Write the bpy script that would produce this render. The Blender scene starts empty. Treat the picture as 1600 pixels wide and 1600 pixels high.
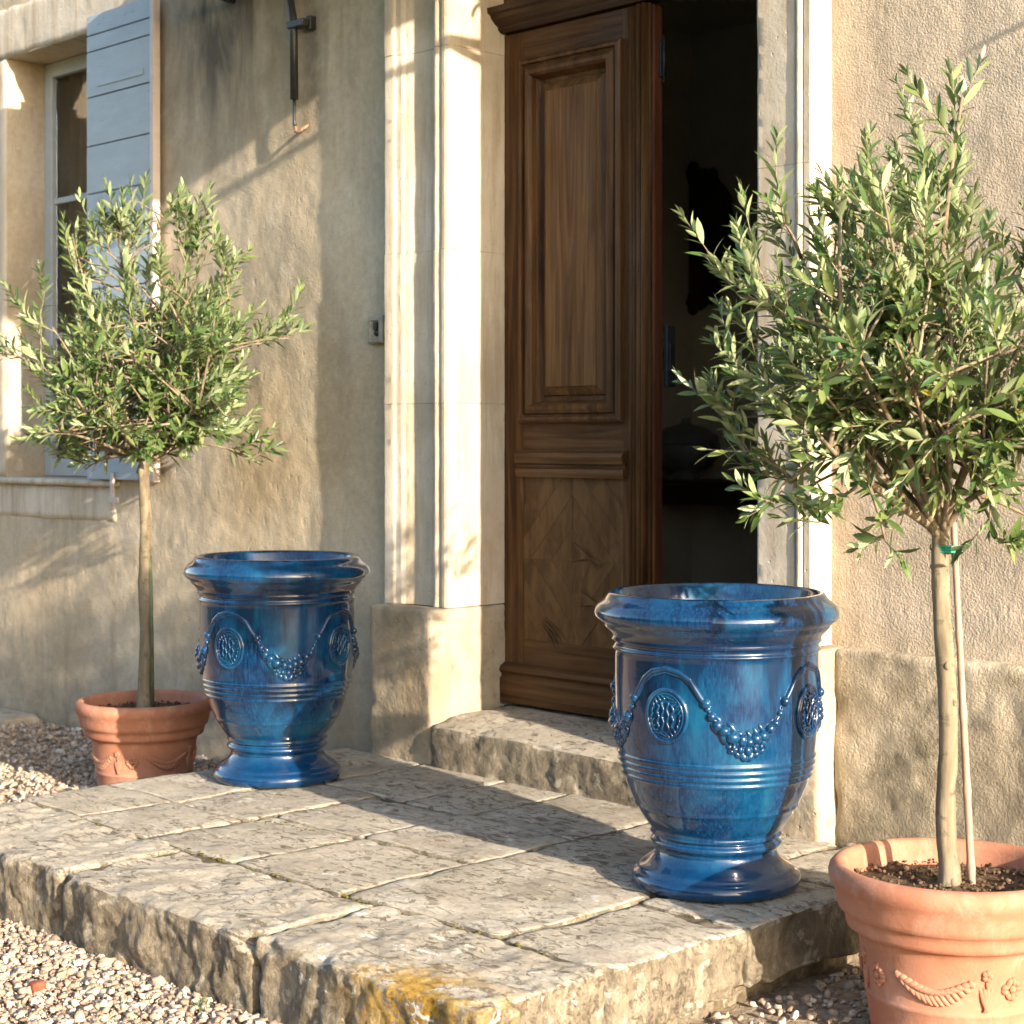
import bpy, bmesh, math, random
import numpy as np
from mathutils import Vector, Matrix, noise
R = math.radians
rnd = random.Random(7)
SC = bpy.context.scene
COL = SC.collection

# ------------------------------------------------------------ camera, sky, sun, exposure
SUN_EL, SUN_AZ = R(16.5), R(8.8)          # elevation; angle off the facade plane
cam = bpy.data.cameras.new('camera'); cam_o = bpy.data.objects.new('camera', cam); COL.objects.link(cam_o)
cam_o.location = (0, 0, 1.16); cam_o.rotation_euler = (R(90), 0, R(45.5))
cam.sensor_width = 36; cam.lens = 61.9; cam.shift_y = -0.0688; cam.clip_end = 2000; cam.clip_start = .05
cam.dof.use_dof = True; cam.dof.focus_distance = 4.7; cam.dof.aperture_fstop = 6.3
SC.camera = cam_o

W = bpy.data.worlds.new('World'); SC.world = W; W.use_nodes = True
wn = W.node_tree; wn.nodes.clear()
sky = wn.nodes.new('ShaderNodeTexSky'); sky.sky_type = 'NISHITA'; sky.sun_disc = False
sky.sun_elevation = SUN_EL; sky.sun_rotation = R(90) + SUN_AZ; sky.dust_density = 1.5; sky.ozone_density = 1.0
bg = wn.nodes.new('ShaderNodeBackground'); bg.inputs['Strength'].default_value = .15
wo = wn.nodes.new('ShaderNodeOutputWorld')
wn.links.new(sky.outputs[0], bg.inputs[0]); wn.links.new(bg.outputs[0], wo.inputs[0])

to_sun = Vector((math.cos(SUN_EL)*math.cos(SUN_AZ), -math.cos(SUN_EL)*math.sin(SUN_AZ), math.sin(SUN_EL)))
sl = bpy.data.lights.new('sun', 'SUN'); sl.energy = 4.3; sl.angle = R(.6); sl.color = (1, .86, .69)
so = bpy.data.objects.new('sun', sl); COL.objects.link(so)
so.rotation_euler = to_sun.to_track_quat('Z', 'Y').to_euler(); so.location = (6, -4, 6)

SC.view_settings.view_transform = 'Standard'; SC.view_settings.look = 'None'
SC.view_settings.gamma = 1; SC.view_settings.use_curve_mapping = False
SC.view_settings.exposure = 1.75
SC.render.engine = 'CYCLES'
SC.cycles.max_bounces = 8; SC.cycles.caustics_reflective = False; SC.cycles.caustics_refractive = False; SC.cycles.use_denoising = True

# ------------------------------------------------------------ material helper
class NT:
    def __init__(s, name, rough=.8, spec=.3):
        s.m = bpy.data.materials.new(name); s.m.use_nodes = True; s.t = s.m.node_tree
        s.b = s.t.nodes['Principled BSDF']; s.set('Roughness', rough); s.set('Specular IOR Level', spec)
        s.pos = s.n('ShaderNodeNewGeometry').outputs['Position']
        s.obj = s.n('ShaderNodeTexCoord').outputs['Object']
    def n(s, t): return s.t.nodes.new(t)
    def put(s, sock, v):
        if isinstance(v, bpy.types.NodeSocket): s.t.links.new(v, sock)
        elif v is not None:
            if isinstance(v, (tuple, list)) and len(v) == 3 and sock.type == 'RGBA': v = (*v, 1)
            sock.default_value = v
    def set(s, k, v): s.put(s.b.inputs[k], v)
    def sc(s, v, k, loc=(0, 0, 0)):
        m = s.n('ShaderNodeMapping'); s.put(m.inputs['Vector'], v); m.inputs['Scale'].default_value = k
        m.inputs['Location'].default_value = loc; return m.outputs[0]
    def noise(s, v, scale, det=4, rough=.55, dist=0):
        t = s.n('ShaderNodeTexNoise'); s.put(t.inputs['Vector'], v); t.inputs['Scale'].default_value = scale
        t.inputs['Detail'].default_value = det; t.inputs['Roughness'].default_value = rough
        t.inputs['Distortion'].default_value = dist; return t.outputs['Fac']
    def voro(s, v, scale, feat='F1', out='Distance', rand=1):
        t = s.n('ShaderNodeTexVoronoi'); t.feature = feat; s.put(t.inputs['Vector'], v)
        t.inputs['Scale'].default_value = scale; t.inputs['Randomness'].default_value = rand; return t.outputs[out]
    def ramp(s, f, stops):
        r = s.n('ShaderNodeValToRGB'); s.put(r.inputs[0], f); e = r.color_ramp.elements
        while len(e) < len(stops): e.new(.5)
        for q, (p, c) in zip(e, stops):
            q.position = p; q.color = (c, c, c, 1) if isinstance(c, (int, float)) else (*c, 1)
        return r.outputs[0]
    def mix(s, f, a, b, mode='MIX'):
        m = s.n('ShaderNodeMix'); m.data_type = 'RGBA'; m.blend_type = mode
        s.put(m.inputs[0], f); s.put(m.inputs[6], a); s.put(m.inputs[7], b); return m.outputs[2]
    def ma(s, op, a, b=0., c=None, clamp=False):
        m = s.n('ShaderNodeMath'); m.operation = op; m.use_clamp = clamp; s.put(m.inputs[0], a); s.put(m.inputs[1], b)
        if c is not None: s.put(m.inputs[2], c)
        return m.outputs[0]
    def mr(s, v, a, b, c=0., d=1.):
        m = s.n('ShaderNodeMapRange'); s.put(m.inputs[0], v)
        for i, q in enumerate((a, b, c, d)): m.inputs[i+1].default_value = q
        return m.outputs[0]
    def xyz(s, v):
        m = s.n('ShaderNodeSeparateXYZ'); s.put(m.inputs[0], v); return m.outputs
    def bump(s, h, strength=.5, dist=.01, nrm=None):
        b = s.n('ShaderNodeBump'); s.put(b.inputs['Height'], h); b.inputs['Strength'].default_value = strength
        b.inputs['Distance'].default_value = dist
        if nrm is not None: s.put(b.inputs['Normal'], nrm)
        s.set('Normal', b.outputs[0]); return b.outputs[0]
    def attr(s, name, out='Color'):
        a = s.n('ShaderNodeAttribute'); a.attribute_name = name; return a.outputs[out]
    def rand(s): return s.n('ShaderNodeObjectInfo').outputs['Random']

def blob(t, v, c, r):
    """soft 0..1 mask round a world point c with radii r (a stain with a shape of its own)"""
    m = t.sc(v, tuple(1/q for q in r), tuple(-a/b for a, b in zip(c, r)))
    l = t.n('ShaderNodeVectorMath'); l.operation = 'LENGTH'; t.put(l.inputs[0], m)
    return t.mr(l.outputs['Value'], 1.0, .25)

MT = {}
def stucco(name, cols, grain, gd, wave, wd, stain=True):
    t = NT(name, .92, .15); p = t.pos
    n1 = t.noise(p, 1.7, 6, .6, .3); n2 = t.noise(p, 9, 5, .65)
    c = t.ramp(n1, [(.3, cols[0]), (.5, cols[1]), (.7, cols[2])])
    c = t.mix(t.ma('MULTIPLY', n2, .45), c, cols[3])
    st = t.noise(t.sc(p, (7, 3, .55)), 1, 6, .6, .2)                      # rain streaks
    c = t.mix(t.mr(st, .52, .75, 0, .55), c, (.20, .165, .115))
    if stain:
        c = t.mix(t.mr(t.noise(t.sc(p, (3.2, 3, 1.8)), 1, 8, .7, .6), .48, .66, 0, .42), c, (.27, .23, .175))
        c = t.mix(t.mr(t.noise(p, 5.5, 7, .7, .4), .58, .66, 0, .4), c, (.62, .56, .46))
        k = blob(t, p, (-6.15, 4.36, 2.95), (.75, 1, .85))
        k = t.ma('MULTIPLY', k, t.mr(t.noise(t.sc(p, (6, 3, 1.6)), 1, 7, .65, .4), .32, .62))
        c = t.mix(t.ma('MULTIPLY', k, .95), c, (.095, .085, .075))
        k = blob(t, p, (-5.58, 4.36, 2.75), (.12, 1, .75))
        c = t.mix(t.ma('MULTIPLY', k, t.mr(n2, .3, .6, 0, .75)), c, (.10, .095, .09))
        warm = t.mr(t.noise(p, 1.1, 3), .45, .7, 0, .38)
        c = t.mix(warm, c, (.46, .32, .16))
    z = t.xyz(p)[2]
    dirt = t.ma('MULTIPLY', t.mr(z, .35, -.2), t.mr(t.noise(p, 5, 6, .7), .3, .65))
    c = t.mix(t.ma('MULTIPLY', dirt, .75), c, (.12, .11, .085))
    t.set('Base Color', c)
    h = t.ma('ADD', t.ma('MULTIPLY', t.noise(p, wave, 6, .55), wd), t.ma('MULTIPLY', t.noise(p, grain, 2, .5), gd))
    c = t.mix(t.mr(t.noise(p, 34, 6, .75), .35, .65, .28, 0), c, (.20, .16, .11)); t.set('Base Color', c)
    scr = t.mr(t.noise(t.sc(p, (26, 26, 60)), 1, 5, .6, 1.5), .66, .74, 0, 1)                    # trowel scratches
    h = t.ma('ADD', h, t.ma('MULTIPLY', scr, -.16))
    pit = t.mr(t.voro(t.sc(p, (1, 1, .6)), 17, 'SMOOTH_F1'), .05, .16, -1, 0)
    h = t.ma('ADD', h, t.ma('MULTIPLY', pit, .12))
    t.bump(h, 1, .01); return t.m
MT['stucco'] = stucco('stucco', [(.40, .335, .24), (.55, .47, .355), (.64, .565, .45), (.43, .365, .27)], 130, .20, 8, .8)
MT['roughcast'] = stucco('roughcast', [(.49, .40, .30), (.57, .475, .365), (.62, .525, .415), (.42, .345, .255)], 150, .26, 7, .62, False)
def plinth():
    t = NT('plinth_render', .92, .15); p = t.pos
    c = t.ramp(t.noise(p, 3, 6, .65, .4), [(.3, (.29, .24, .17)), (.5, (.42, .355, .26)), (.7, (.53, .46, .35))])
    c = t.mix(t.mr(t.noise(p, 4.5, 9, .74), .50, .62, 0, .72), c, (.15, .13, .085))
    c = t.mix(t.ma('MULTIPLY', t.mr(t.xyz(p)[2], .3, -.15), .6), c, (.12, .11, .08))
    t.set('Base Color', c)
    h = t.ma('ADD', t.ma('MULTIPLY', t.noise(p, 130, 4, .6), .40), t.ma('MULTIPLY', t.noise(p, 13, 8, .66), .95))
    t.bump(h, 1, .01); return t.m
MT['plinth'] = plinth()
def limestone(name, cols, rough_h=.35, dirt=.5):
    t = NT(name, .85, .25); p = t.pos
    c = t.ramp(t.noise(p, 2.6, 7, .6, .3), [(.3, cols[0]), (.5, cols[1]), (.68, cols[2])])
    c = t.mix(t.mr(t.noise(t.sc(p, (9, 9, .9)), 2, 7, .7), .46, .66, 0, .7), c, (.33, .25, .16))
    d = t.mr(t.noise(p, 11, 8, .7), .52, .7, 0, dirt)
    low = t.mr(t.xyz(p)[2], 1.0, .0, .1, 1)
    c = t.mix(t.ma('MULTIPLY', d, low), c, (.15, .14, .12))
    c = t.mix(t.mr(t.noise(p, 60, 3), .62, .72, 0, .25), c, (.2, .17, .13))
    t.set('Base Color', c)
    h = t.ma('ADD', t.ma('MULTIPLY', t.noise(p, 8, 6, .6), .5), t.ma('MULTIPLY', t.noise(p, 60, 5, .65), .18))
    h = t.ma('ADD', h, t.mr(t.voro(p, 24), .03, .13, -.22, 0))
    t.bump(h, rough_h*2, .01); return t.m
MT['stone'] = limestone('limestone', [(.38, .32, .24), (.49, .43, .34), (.57, .515, .43)])
MT['plinth_stone'] = limestone('weathered_limestone', [(.25, .205, .14), (.38, .32, .235), (.50, .44, .345)], .9, .95)
MT['sill_stone'] = limestone('sill_limestone', [(.46, .40, .31), (.55, .48, .38), (.62, .55, .45)], .45, .6)
def paving(name, lichen=False):
    t = NT(name, .9, .2); p = t.pos
    o = t.n('ShaderNodeVectorMath'); o.operation = 'ADD'; t.put(o.inputs[0], p)
    cmb = t.n('ShaderNodeCombineXYZ'); t.put(cmb.inputs[0], t.ma('MULTIPLY', t.rand(), 9.)); t.put(o.inputs[1], cmb.outputs[0])
    q = o.outputs[0]
    c = t.ramp(t.noise(q, 4, 8, .66, .5), [(.28, (.28, .24, .185)), (.47, (.42, .375, .30)), (.66, (.53, .485, .405))])
    c = t.mix(t.mr(t.noise(q, 2.3, 7, .68, .4), .47, .62, 0, .5), c, (.21, .182, .14))
    c = t.mix(t.ma('MULTIPLY', t.rand(), .5), c, (.38, .335, .265))
    fine = t.noise(q, 55, 6, .78)
    c = t.mix(t.mr(fine, .34, .60, .42, 0), c, (.20, .165, .115))
    fr = t.noise(t.sc(q, (22, 38, 30)), 1, 9, .78, .8)                     # dark flaky pits
    patch = t.noise(q, 5, 4, .6)
    fl = t.ma('MULTIPLY', t.mr(fr, .53, .585), t.mr(patch, .36, .56, .2, 1))
    c = t.mix(t.ma('MULTIPLY', fl, .86), c, (.105, .088, .064))
    c = t.mix(t.mr(t.noise(q, 9, 8, .75), .60, .64, 0, .65), c, (.60, .56, .48))   # pale lichen crust
    spot = t.mr(t.voro(q, 21), .13, .10); c = t.mix(t.ma('MULTIPLY', spot, t.mr(t.noise(q, 6, 2), .54, .58, 0, .75)), c, (.62, .59, .52))
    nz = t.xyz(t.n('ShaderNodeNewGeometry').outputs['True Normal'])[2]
    side = t.mr(t.ma('ADD', nz, t.ma('MULTIPLY', t.ma('SUBTRACT', fine, .5), .8)), .80, .45)  # upright faces go darker: weathering, with some shade put into the colour
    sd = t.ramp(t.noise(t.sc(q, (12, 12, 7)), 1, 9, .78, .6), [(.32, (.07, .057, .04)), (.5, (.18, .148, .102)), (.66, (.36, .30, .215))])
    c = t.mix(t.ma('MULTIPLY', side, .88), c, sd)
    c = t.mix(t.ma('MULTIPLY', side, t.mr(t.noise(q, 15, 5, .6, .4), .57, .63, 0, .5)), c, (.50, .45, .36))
    if lichen:
        k = blob(t, p, (-2.80, 2.475, -.02), (.30, .20, .22))
        k = t.ma('MULTIPLY', k, t.mr(t.ma('ADD', t.noise(p, 10, 8, .72, .6), t.ma('MULTIPLY', t.noise(p, 70, 4, .7), .35)), .63, .67))
        c = t.mix(t.ma('MULTIPLY', k, .92), c, t.ramp(t.noise(p, 34, 6, .7), [(.3, (.15, .075, .008)), (.5, (.36, .21, .025)), (.7, (.44, .33, .12))]))
        c = t.mix(t.mr(t.noise(p, 13, 6, .7, .5), .60, .63, 0, .85), c, (.62, .60, .55))
    t.set('Base Color', c)
    h = t.ma('ADD', t.ma('MULTIPLY', t.noise(q, 13, 8, .7, .3), .55), t.ma('MULTIPLY', fl, -.20))
    h = t.ma('ADD', h, t.ma('MULTIPLY', fine, .42)); h = t.ma('ADD', h, t.ma('MULTIPLY', t.noise(q, 170, 4, .7), .12))
    h = t.ma('ADD', h, t.ma('MULTIPLY', t.ma('MULTIPLY', side, t.noise(t.sc(q, (40, 40, 22)), 1, 6, .75)), 1.1))
    t.bump(h, 1, .012); return t.m
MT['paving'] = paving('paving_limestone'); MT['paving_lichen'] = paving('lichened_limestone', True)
def simple(name, cols, scale, rough=.9, spec=.2, bscale=40, bd=.3, coords='pos', k=(1, 1, 1), dist=.01):
    t = NT(name, rough, spec); p = t.sc(t.pos if coords == 'pos' else t.obj, k)
    t.set('Base Color', t.ramp(t.noise(p, scale, 7, .62, .3), [(.3, cols[0]), (.5, cols[1]), (.7, cols[2])]))
    t.bump(t.noise(p, bscale, 5, .6), bd, dist); return t.m
MT['joint'] = simple('joint_earth', [(.05, .04, .025), (.12, .095, .062), (.25, .21, .15)], 20, bd=.8)
def ground_mat():
    t = NT('gravel_yard_and_added_lawn', .95, .1); p = t.pos
    gv = t.ramp(t.noise(p, 30, 7, .62, .3), [(.3, (.22, .17, .12)), (.5, (.33, .265, .195)), (.7, (.43, .36, .28))])
    lw = t.ramp(t.noise(p, 14, 8, .7), [(.3, (.018, .035, .008)), (.5, (.035, .065, .014)), (.7, (.07, .095, .03))])  # lawn out of view, added so the glazed urns mirror darker ground
    e = t.ma('ADD', t.xyz(p)[1], t.ma('MULTIPLY', t.ma('SUBTRACT', t.noise(p, 2.5, 5, .6), .5), .5))
    t.set('Base Color', t.mix(t.mr(e, 1.15, .95), gv, lw))
    t.bump(t.noise(p, 70, 5, .6), 1, .02); return t.m
MT['ground'] = ground_mat()
MT['soil'] = simple('potting_soil', [(.040, .024, .013), (.10, .062, .036), (.19, .13, .08)], 45, bd=1, bscale=60, coords='obj')
MT['moss'] = simple('moss', [(.05, .05, .012), (.10, .085, .02), (.17, .13, .04)], 60, bd=.8, bscale=150)
MT['grass'] = simple('grass_blades', [(.05, .09, .015), (.08, .14, .03), (.12, .17, .05)], 30, .6, bd=0)
MT['iron'] = simple('dark_iron', [(.010, .012, .014), (.018, .020, .022), (.03, .03, .03)], 14, .45, .5, 60, .15)
MT['rust'] = simple('rusty_iron', [(.12, .06, .03), (.26, .16, .10), (.35, .27, .2)], 30, .8, .3, 90, .4)
MT['bell'] = simple('bell_metal', [(.20, .18, .14), (.30, .27, .22), (.38, .35, .30)], 30, .45, .5, 80, .2)
MT['room'] = simple('room_plaster', [(.55, .49, .40), (.6, .54, .44), (.64, .58, .48)], 3, bd=.05)
MT['dark_wood'] = simple('dark_furniture_wood', [(.02, .012, .007), (.035, .02, .012), (.05, .03, .018)], 8, .5, .4, 30, .05)
MT['curtain'] = simple('linen_curtain', [(.46, .40, .32), (.52, .46, .38), (.56, .5, .42)], 8, bd=.1)
MT['tureen'] = simple('grey_pewter', [(.10, .10, .10), (.16, .16, .16), (.2, .2, .2)], 8, .4, .5, 30, .05)
MT['tie'] = simple('green_plastic_tie', [(.01, .16, .10), (.015, .22, .14), (.02, .26, .17)], 20, .4, .5, bd=0, coords='obj')
def wood(name, axis, cols, gloss=.5, wear=.4):
    t = NT(name, gloss, .2); p = t.pos
    k = {'z': (26, 26, 1.3), 'x': (1.3, 26, 26), 'd': (14, 14, 5)}[axis]
    o = t.n('ShaderNodeVectorMath'); o.operation = 'ADD'; t.put(o.inputs[0], p)
    cmb = t.n('ShaderNodeCombineXYZ'); t.put(cmb.inputs[1], t.ma('MULTIPLY', t.rand(), 5.)); t.put(o.inputs[1], cmb.outputs[0])
    q = t.sc(o.outputs[0], k)
    g = t.noise(q, 1, 6, .62, 1.1); fine = t.noise(t.sc(o.outputs[0], tuple(v*5 if v > 5 else v*2 for v in k)), 1, 4, .6)
    c = t.ramp(g, [(.28, cols[0]), (.5, cols[1]), (.72, cols[2])])
    c = t.mix(t.mr(fine, .55, .75, 0, .55), c, tuple(v*.35 for v in cols[0]))
    c = t.mix(t.mr(t.noise(p, 4, 6, .6), .45, .75, 0, wear), c, (.085, .050, .022))
    t.set('Base Color', c); t.set('Roughness', t.mr(t.noise(p, 6, 4), .3, .7, gloss-.12, gloss+.15))
    t.bump(t.ma('ADD', t.ma('MULTIPLY', g, .5), fine), .35, .004); return t.m
WC = [(.030, .013, .004), (.105, .050, .017), (.20, .108, .043)]
MT['wood_v'] = wood('walnut_vertical_grain', 'z', WC); MT['wood_h'] = wood('walnut_horizontal_grain', 'x', WC)
MT['stile_v'] = wood('dark_walnut_stile', 'z', [(.018, .007, .002), (.068, .029, .009), (.13, .064, .024)]); MT['stile_h'] = wood('dark_walnut_rail', 'x', [(.018, .007, .002), (.068, .030, .010), (.13, .066, .025)])
MT['wood_d'] = wood('walnut_parquet', 'd', [(.040, .018, .006), (.085, .044, .016), (.135, .075, .030)], .5, .3)
MT['wood_dark'] = wood('dark_walnut_moulding', 'x', [(.016, .007, .003), (.034, .016, .007), (.06, .03, .014)], .45, .2)
def paint(name, col, worn):
    t = NT(name, .55, .35); p = t.pos
    c = t.mix(t.mr(t.noise(t.sc(p, (3, 3, 9)), 2, 6, .65), .35, .7), col, tuple(v*1.14 for v in col))
    c = t.mix(t.mr(t.noise(t.sc(p, (5, 5, 30)), 2, 7, .7, .5), .63, .68, 0, worn), c, tuple(v*.45 for v in col))
    t.set('Base Color', c); t.bump(t.noise(t.sc(p, (10, 10, 60)), 2, 4, .6), .25, .004); return t.m
MT['shutter'] = paint('blue_grey_paint', (.32, .375, .42), .7); MT['frame'] = paint('pale_blue_frame_paint', (.40, .42, .42), .3)
MT['batten'] = paint('pinkish_worn_paint', (.52, .45, .42), .5)
def glass():
    t = NT('window_glass', .02, .5); t.set('Base Color', (.8, .85, .85)); t.set('Transmission Weight', 1.); t.set('IOR', 1.45); return t.m
MT['glass'] = glass()
def glaze():
    t = NT('blue_glaze', .26, .22); p = t.obj; z = t.xyz(p)[2]; rr = t.rand()
    o = t.n('ShaderNodeVectorMath'); o.operation = 'ADD'; t.put(o.inputs[0], p)
    cmb = t.n('ShaderNodeCombineXYZ'); t.put(cmb.inputs[0], t.ma('MULTIPLY', rr, 7.)); t.put(o.inputs[1], cmb.outputs[0]); q = o.outputs[0]
    n = t.noise(t.sc(q, (8, 8, 4.5)), 1, 7, .60, .2)
    c = t.ramp(n, [(.30, (.0006, .0045, .024)), (.44, (.0011, .016, .062)), (.57, (.0024, .040, .106)), (.76, (.006, .084, .160))])
    c = t.mix(t.mr(t.noise(t.sc(q, (150, 150, 26)), 1, 4, .75), .46, .70, 0, .5), c, (.012, .082, .160))
    drip = t.noise(t.sc(q, (17, 17, 2.6)), 1, 3, .5, .2)
    top = t.ma('ADD', z, t.ma('MULTIPLY', t.ma('SUBTRACT', drip, .5), .55))
    dark = t.ma('MULTIPLY', t.mr(top, .545, .63), t.mr(z, .70, .66, 0, 1))
    c = t.mix(t.ma('MULTIPLY', dark, .78), c, (.002, .009, .036))
    foot = t.mr(t.ma('ADD', z, t.ma('MULTIPLY', t.ma('SUBTRACT', n, .5), .2)), .15, .05)
    c = t.mix(t.ma('MULTIPLY', foot, .65), c, (.0018, .028, .088))
    bare = t.mr(t.attr('edge', 'Fac'), .5, 1.0)
    c = t.mix(t.ma('MULTIPLY', bare, t.mr(t.noise(q, 30, 4, .6), .35, .6, .2, .8)), c, (.02, .015, .015))
    t.set('Base Color', c); t.set('Coat Weight', 1.); t.set('Coat Roughness', .06); t.set('Coat IOR', 1.46)
    b = t.n('ShaderNodeBump'); t.put(b.inputs['Height'], t.noise(q, 16, 3, .5)); b.inputs['Strength'].default_value = .10; b.inputs['Distance'].default_value = .01
    t.set('Normal', b.outputs[0]); t.set('Coat Normal', b.outputs[0]); return t.m
MT['glaze'] = glaze()
def terracotta():
    t = NT('terracotta', .78, .25); p = t.obj
    c = t.ramp(t.noise(p, 6, 6, .6, .3), [(.3, (.30, .125, .072)), (.5, (.37, .160, .097)), (.72, (.43, .21, .135))])
    c = t.mix(t.mr(t.noise(t.sc(p, (7, 7, 4)), 2, 8, .72, .4), .52, .72, 0, .35), c, (.58, .42, .33))
    c = t.mix(t.mr(t.noise(p, 70, 3), .66, .72, 0, .4), c, (.25, .10, .06))
    t.set('Base Color', c)
    t.bump(t.ma('ADD', t.noise(p, 130, 4, .6), t.ma('MULTIPLY', t.noise(p, 14, 4), 1.2)), .22, .004); return t.m
MT['terracotta'] = terracotta()
def bark():
    t = NT('olive_bark', .85, .2); p = t.obj
    c = t.ramp(t.noise(t.sc(p, (30, 30, 5)), 1, 6, .6, .4), [(.3, (.09, .07, .045)), (.5, (.20, .16, .105)), (.7, (.29, .245, .175))])
    c = t.mix(t.mr(t.noise(t.sc(p, (26, 26, 40)), 1, 6, .7), .54, .66, 0, .75), c, (.075, .062, .04)); t.set('Base Color', c)
    t.bump(t.noise(t.sc(p, (60, 60, 14)), 1, 5, .6), .6, .004); return t.m
MT['bark'] = bark()
MT['bamboo'] = simple('bamboo', [(.22, .155, .11), (.31, .225, .165), (.38, .29, .22)], 20, .5, .4, 60, .1, 'obj', (8, 8, 1))
MT['green_stake'] = simple('green_cane', [(.06, .08, .04), (.10, .12, .06), (.14, .16, .08)], 20, .5, .4, 60, .1, 'obj')
def leaf():
    t = NT('olive_leaf', .42, .45)
    tint = t.attr('tint', 'Fac'); r = t.ma('FRACT', t.ma('ADD', tint, t.rand()))
    top = t.ramp(r, [(0, (.036, .080, .024)), (.4, (.070, .128, .034)), (.75, (.130, .180, .050)), (.988, (.19, .23, .08)), (1, (.42, .34, .07))])
    under = t.mix(r, (.22, .28, .14), (.34, .39, .22))
    bf = t.n('ShaderNodeNewGeometry').outputs['Backfacing']
    c = t.mix(bf, top, under); t.set('Base Color', c)
    tr = t.n('ShaderNodeBsdfTranslucent'); t.put(tr.inputs[0], t.mix(.5, top, (.16, .26, .05)))
    mx = t.n('ShaderNodeMixShader'); mx.inputs[0].default_value = .22
    t.t.links.new(t.b.outputs[0], mx.inputs[1]); t.t.links.new(tr.outputs[0], mx.inputs[2])
    t.t.links.new(mx.outputs[0], t.t.nodes['Material Output'].inputs[0]); return t.m
MT['leaf'] = leaf()
def pebble():
    t = NT('pebbles', .8, .3)
    c = t.attr('tint'); c = t.mix(t.mr(t.noise(t.pos, 120, 4), .4, .7, 0, .4), c, (.20, .15, .11), 'MIX')
    t.set('Base Color', c); t.bump(t.noise(t.pos, 260, 3), .3, .003); return t.m
MT['pebble'] = pebble()
MT['dead_leaf'] = simple('rust_red_fragment', [(.16, .045, .025), (.22, .065, .035), (.27, .10, .06)], 30, bd=.3)

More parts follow.
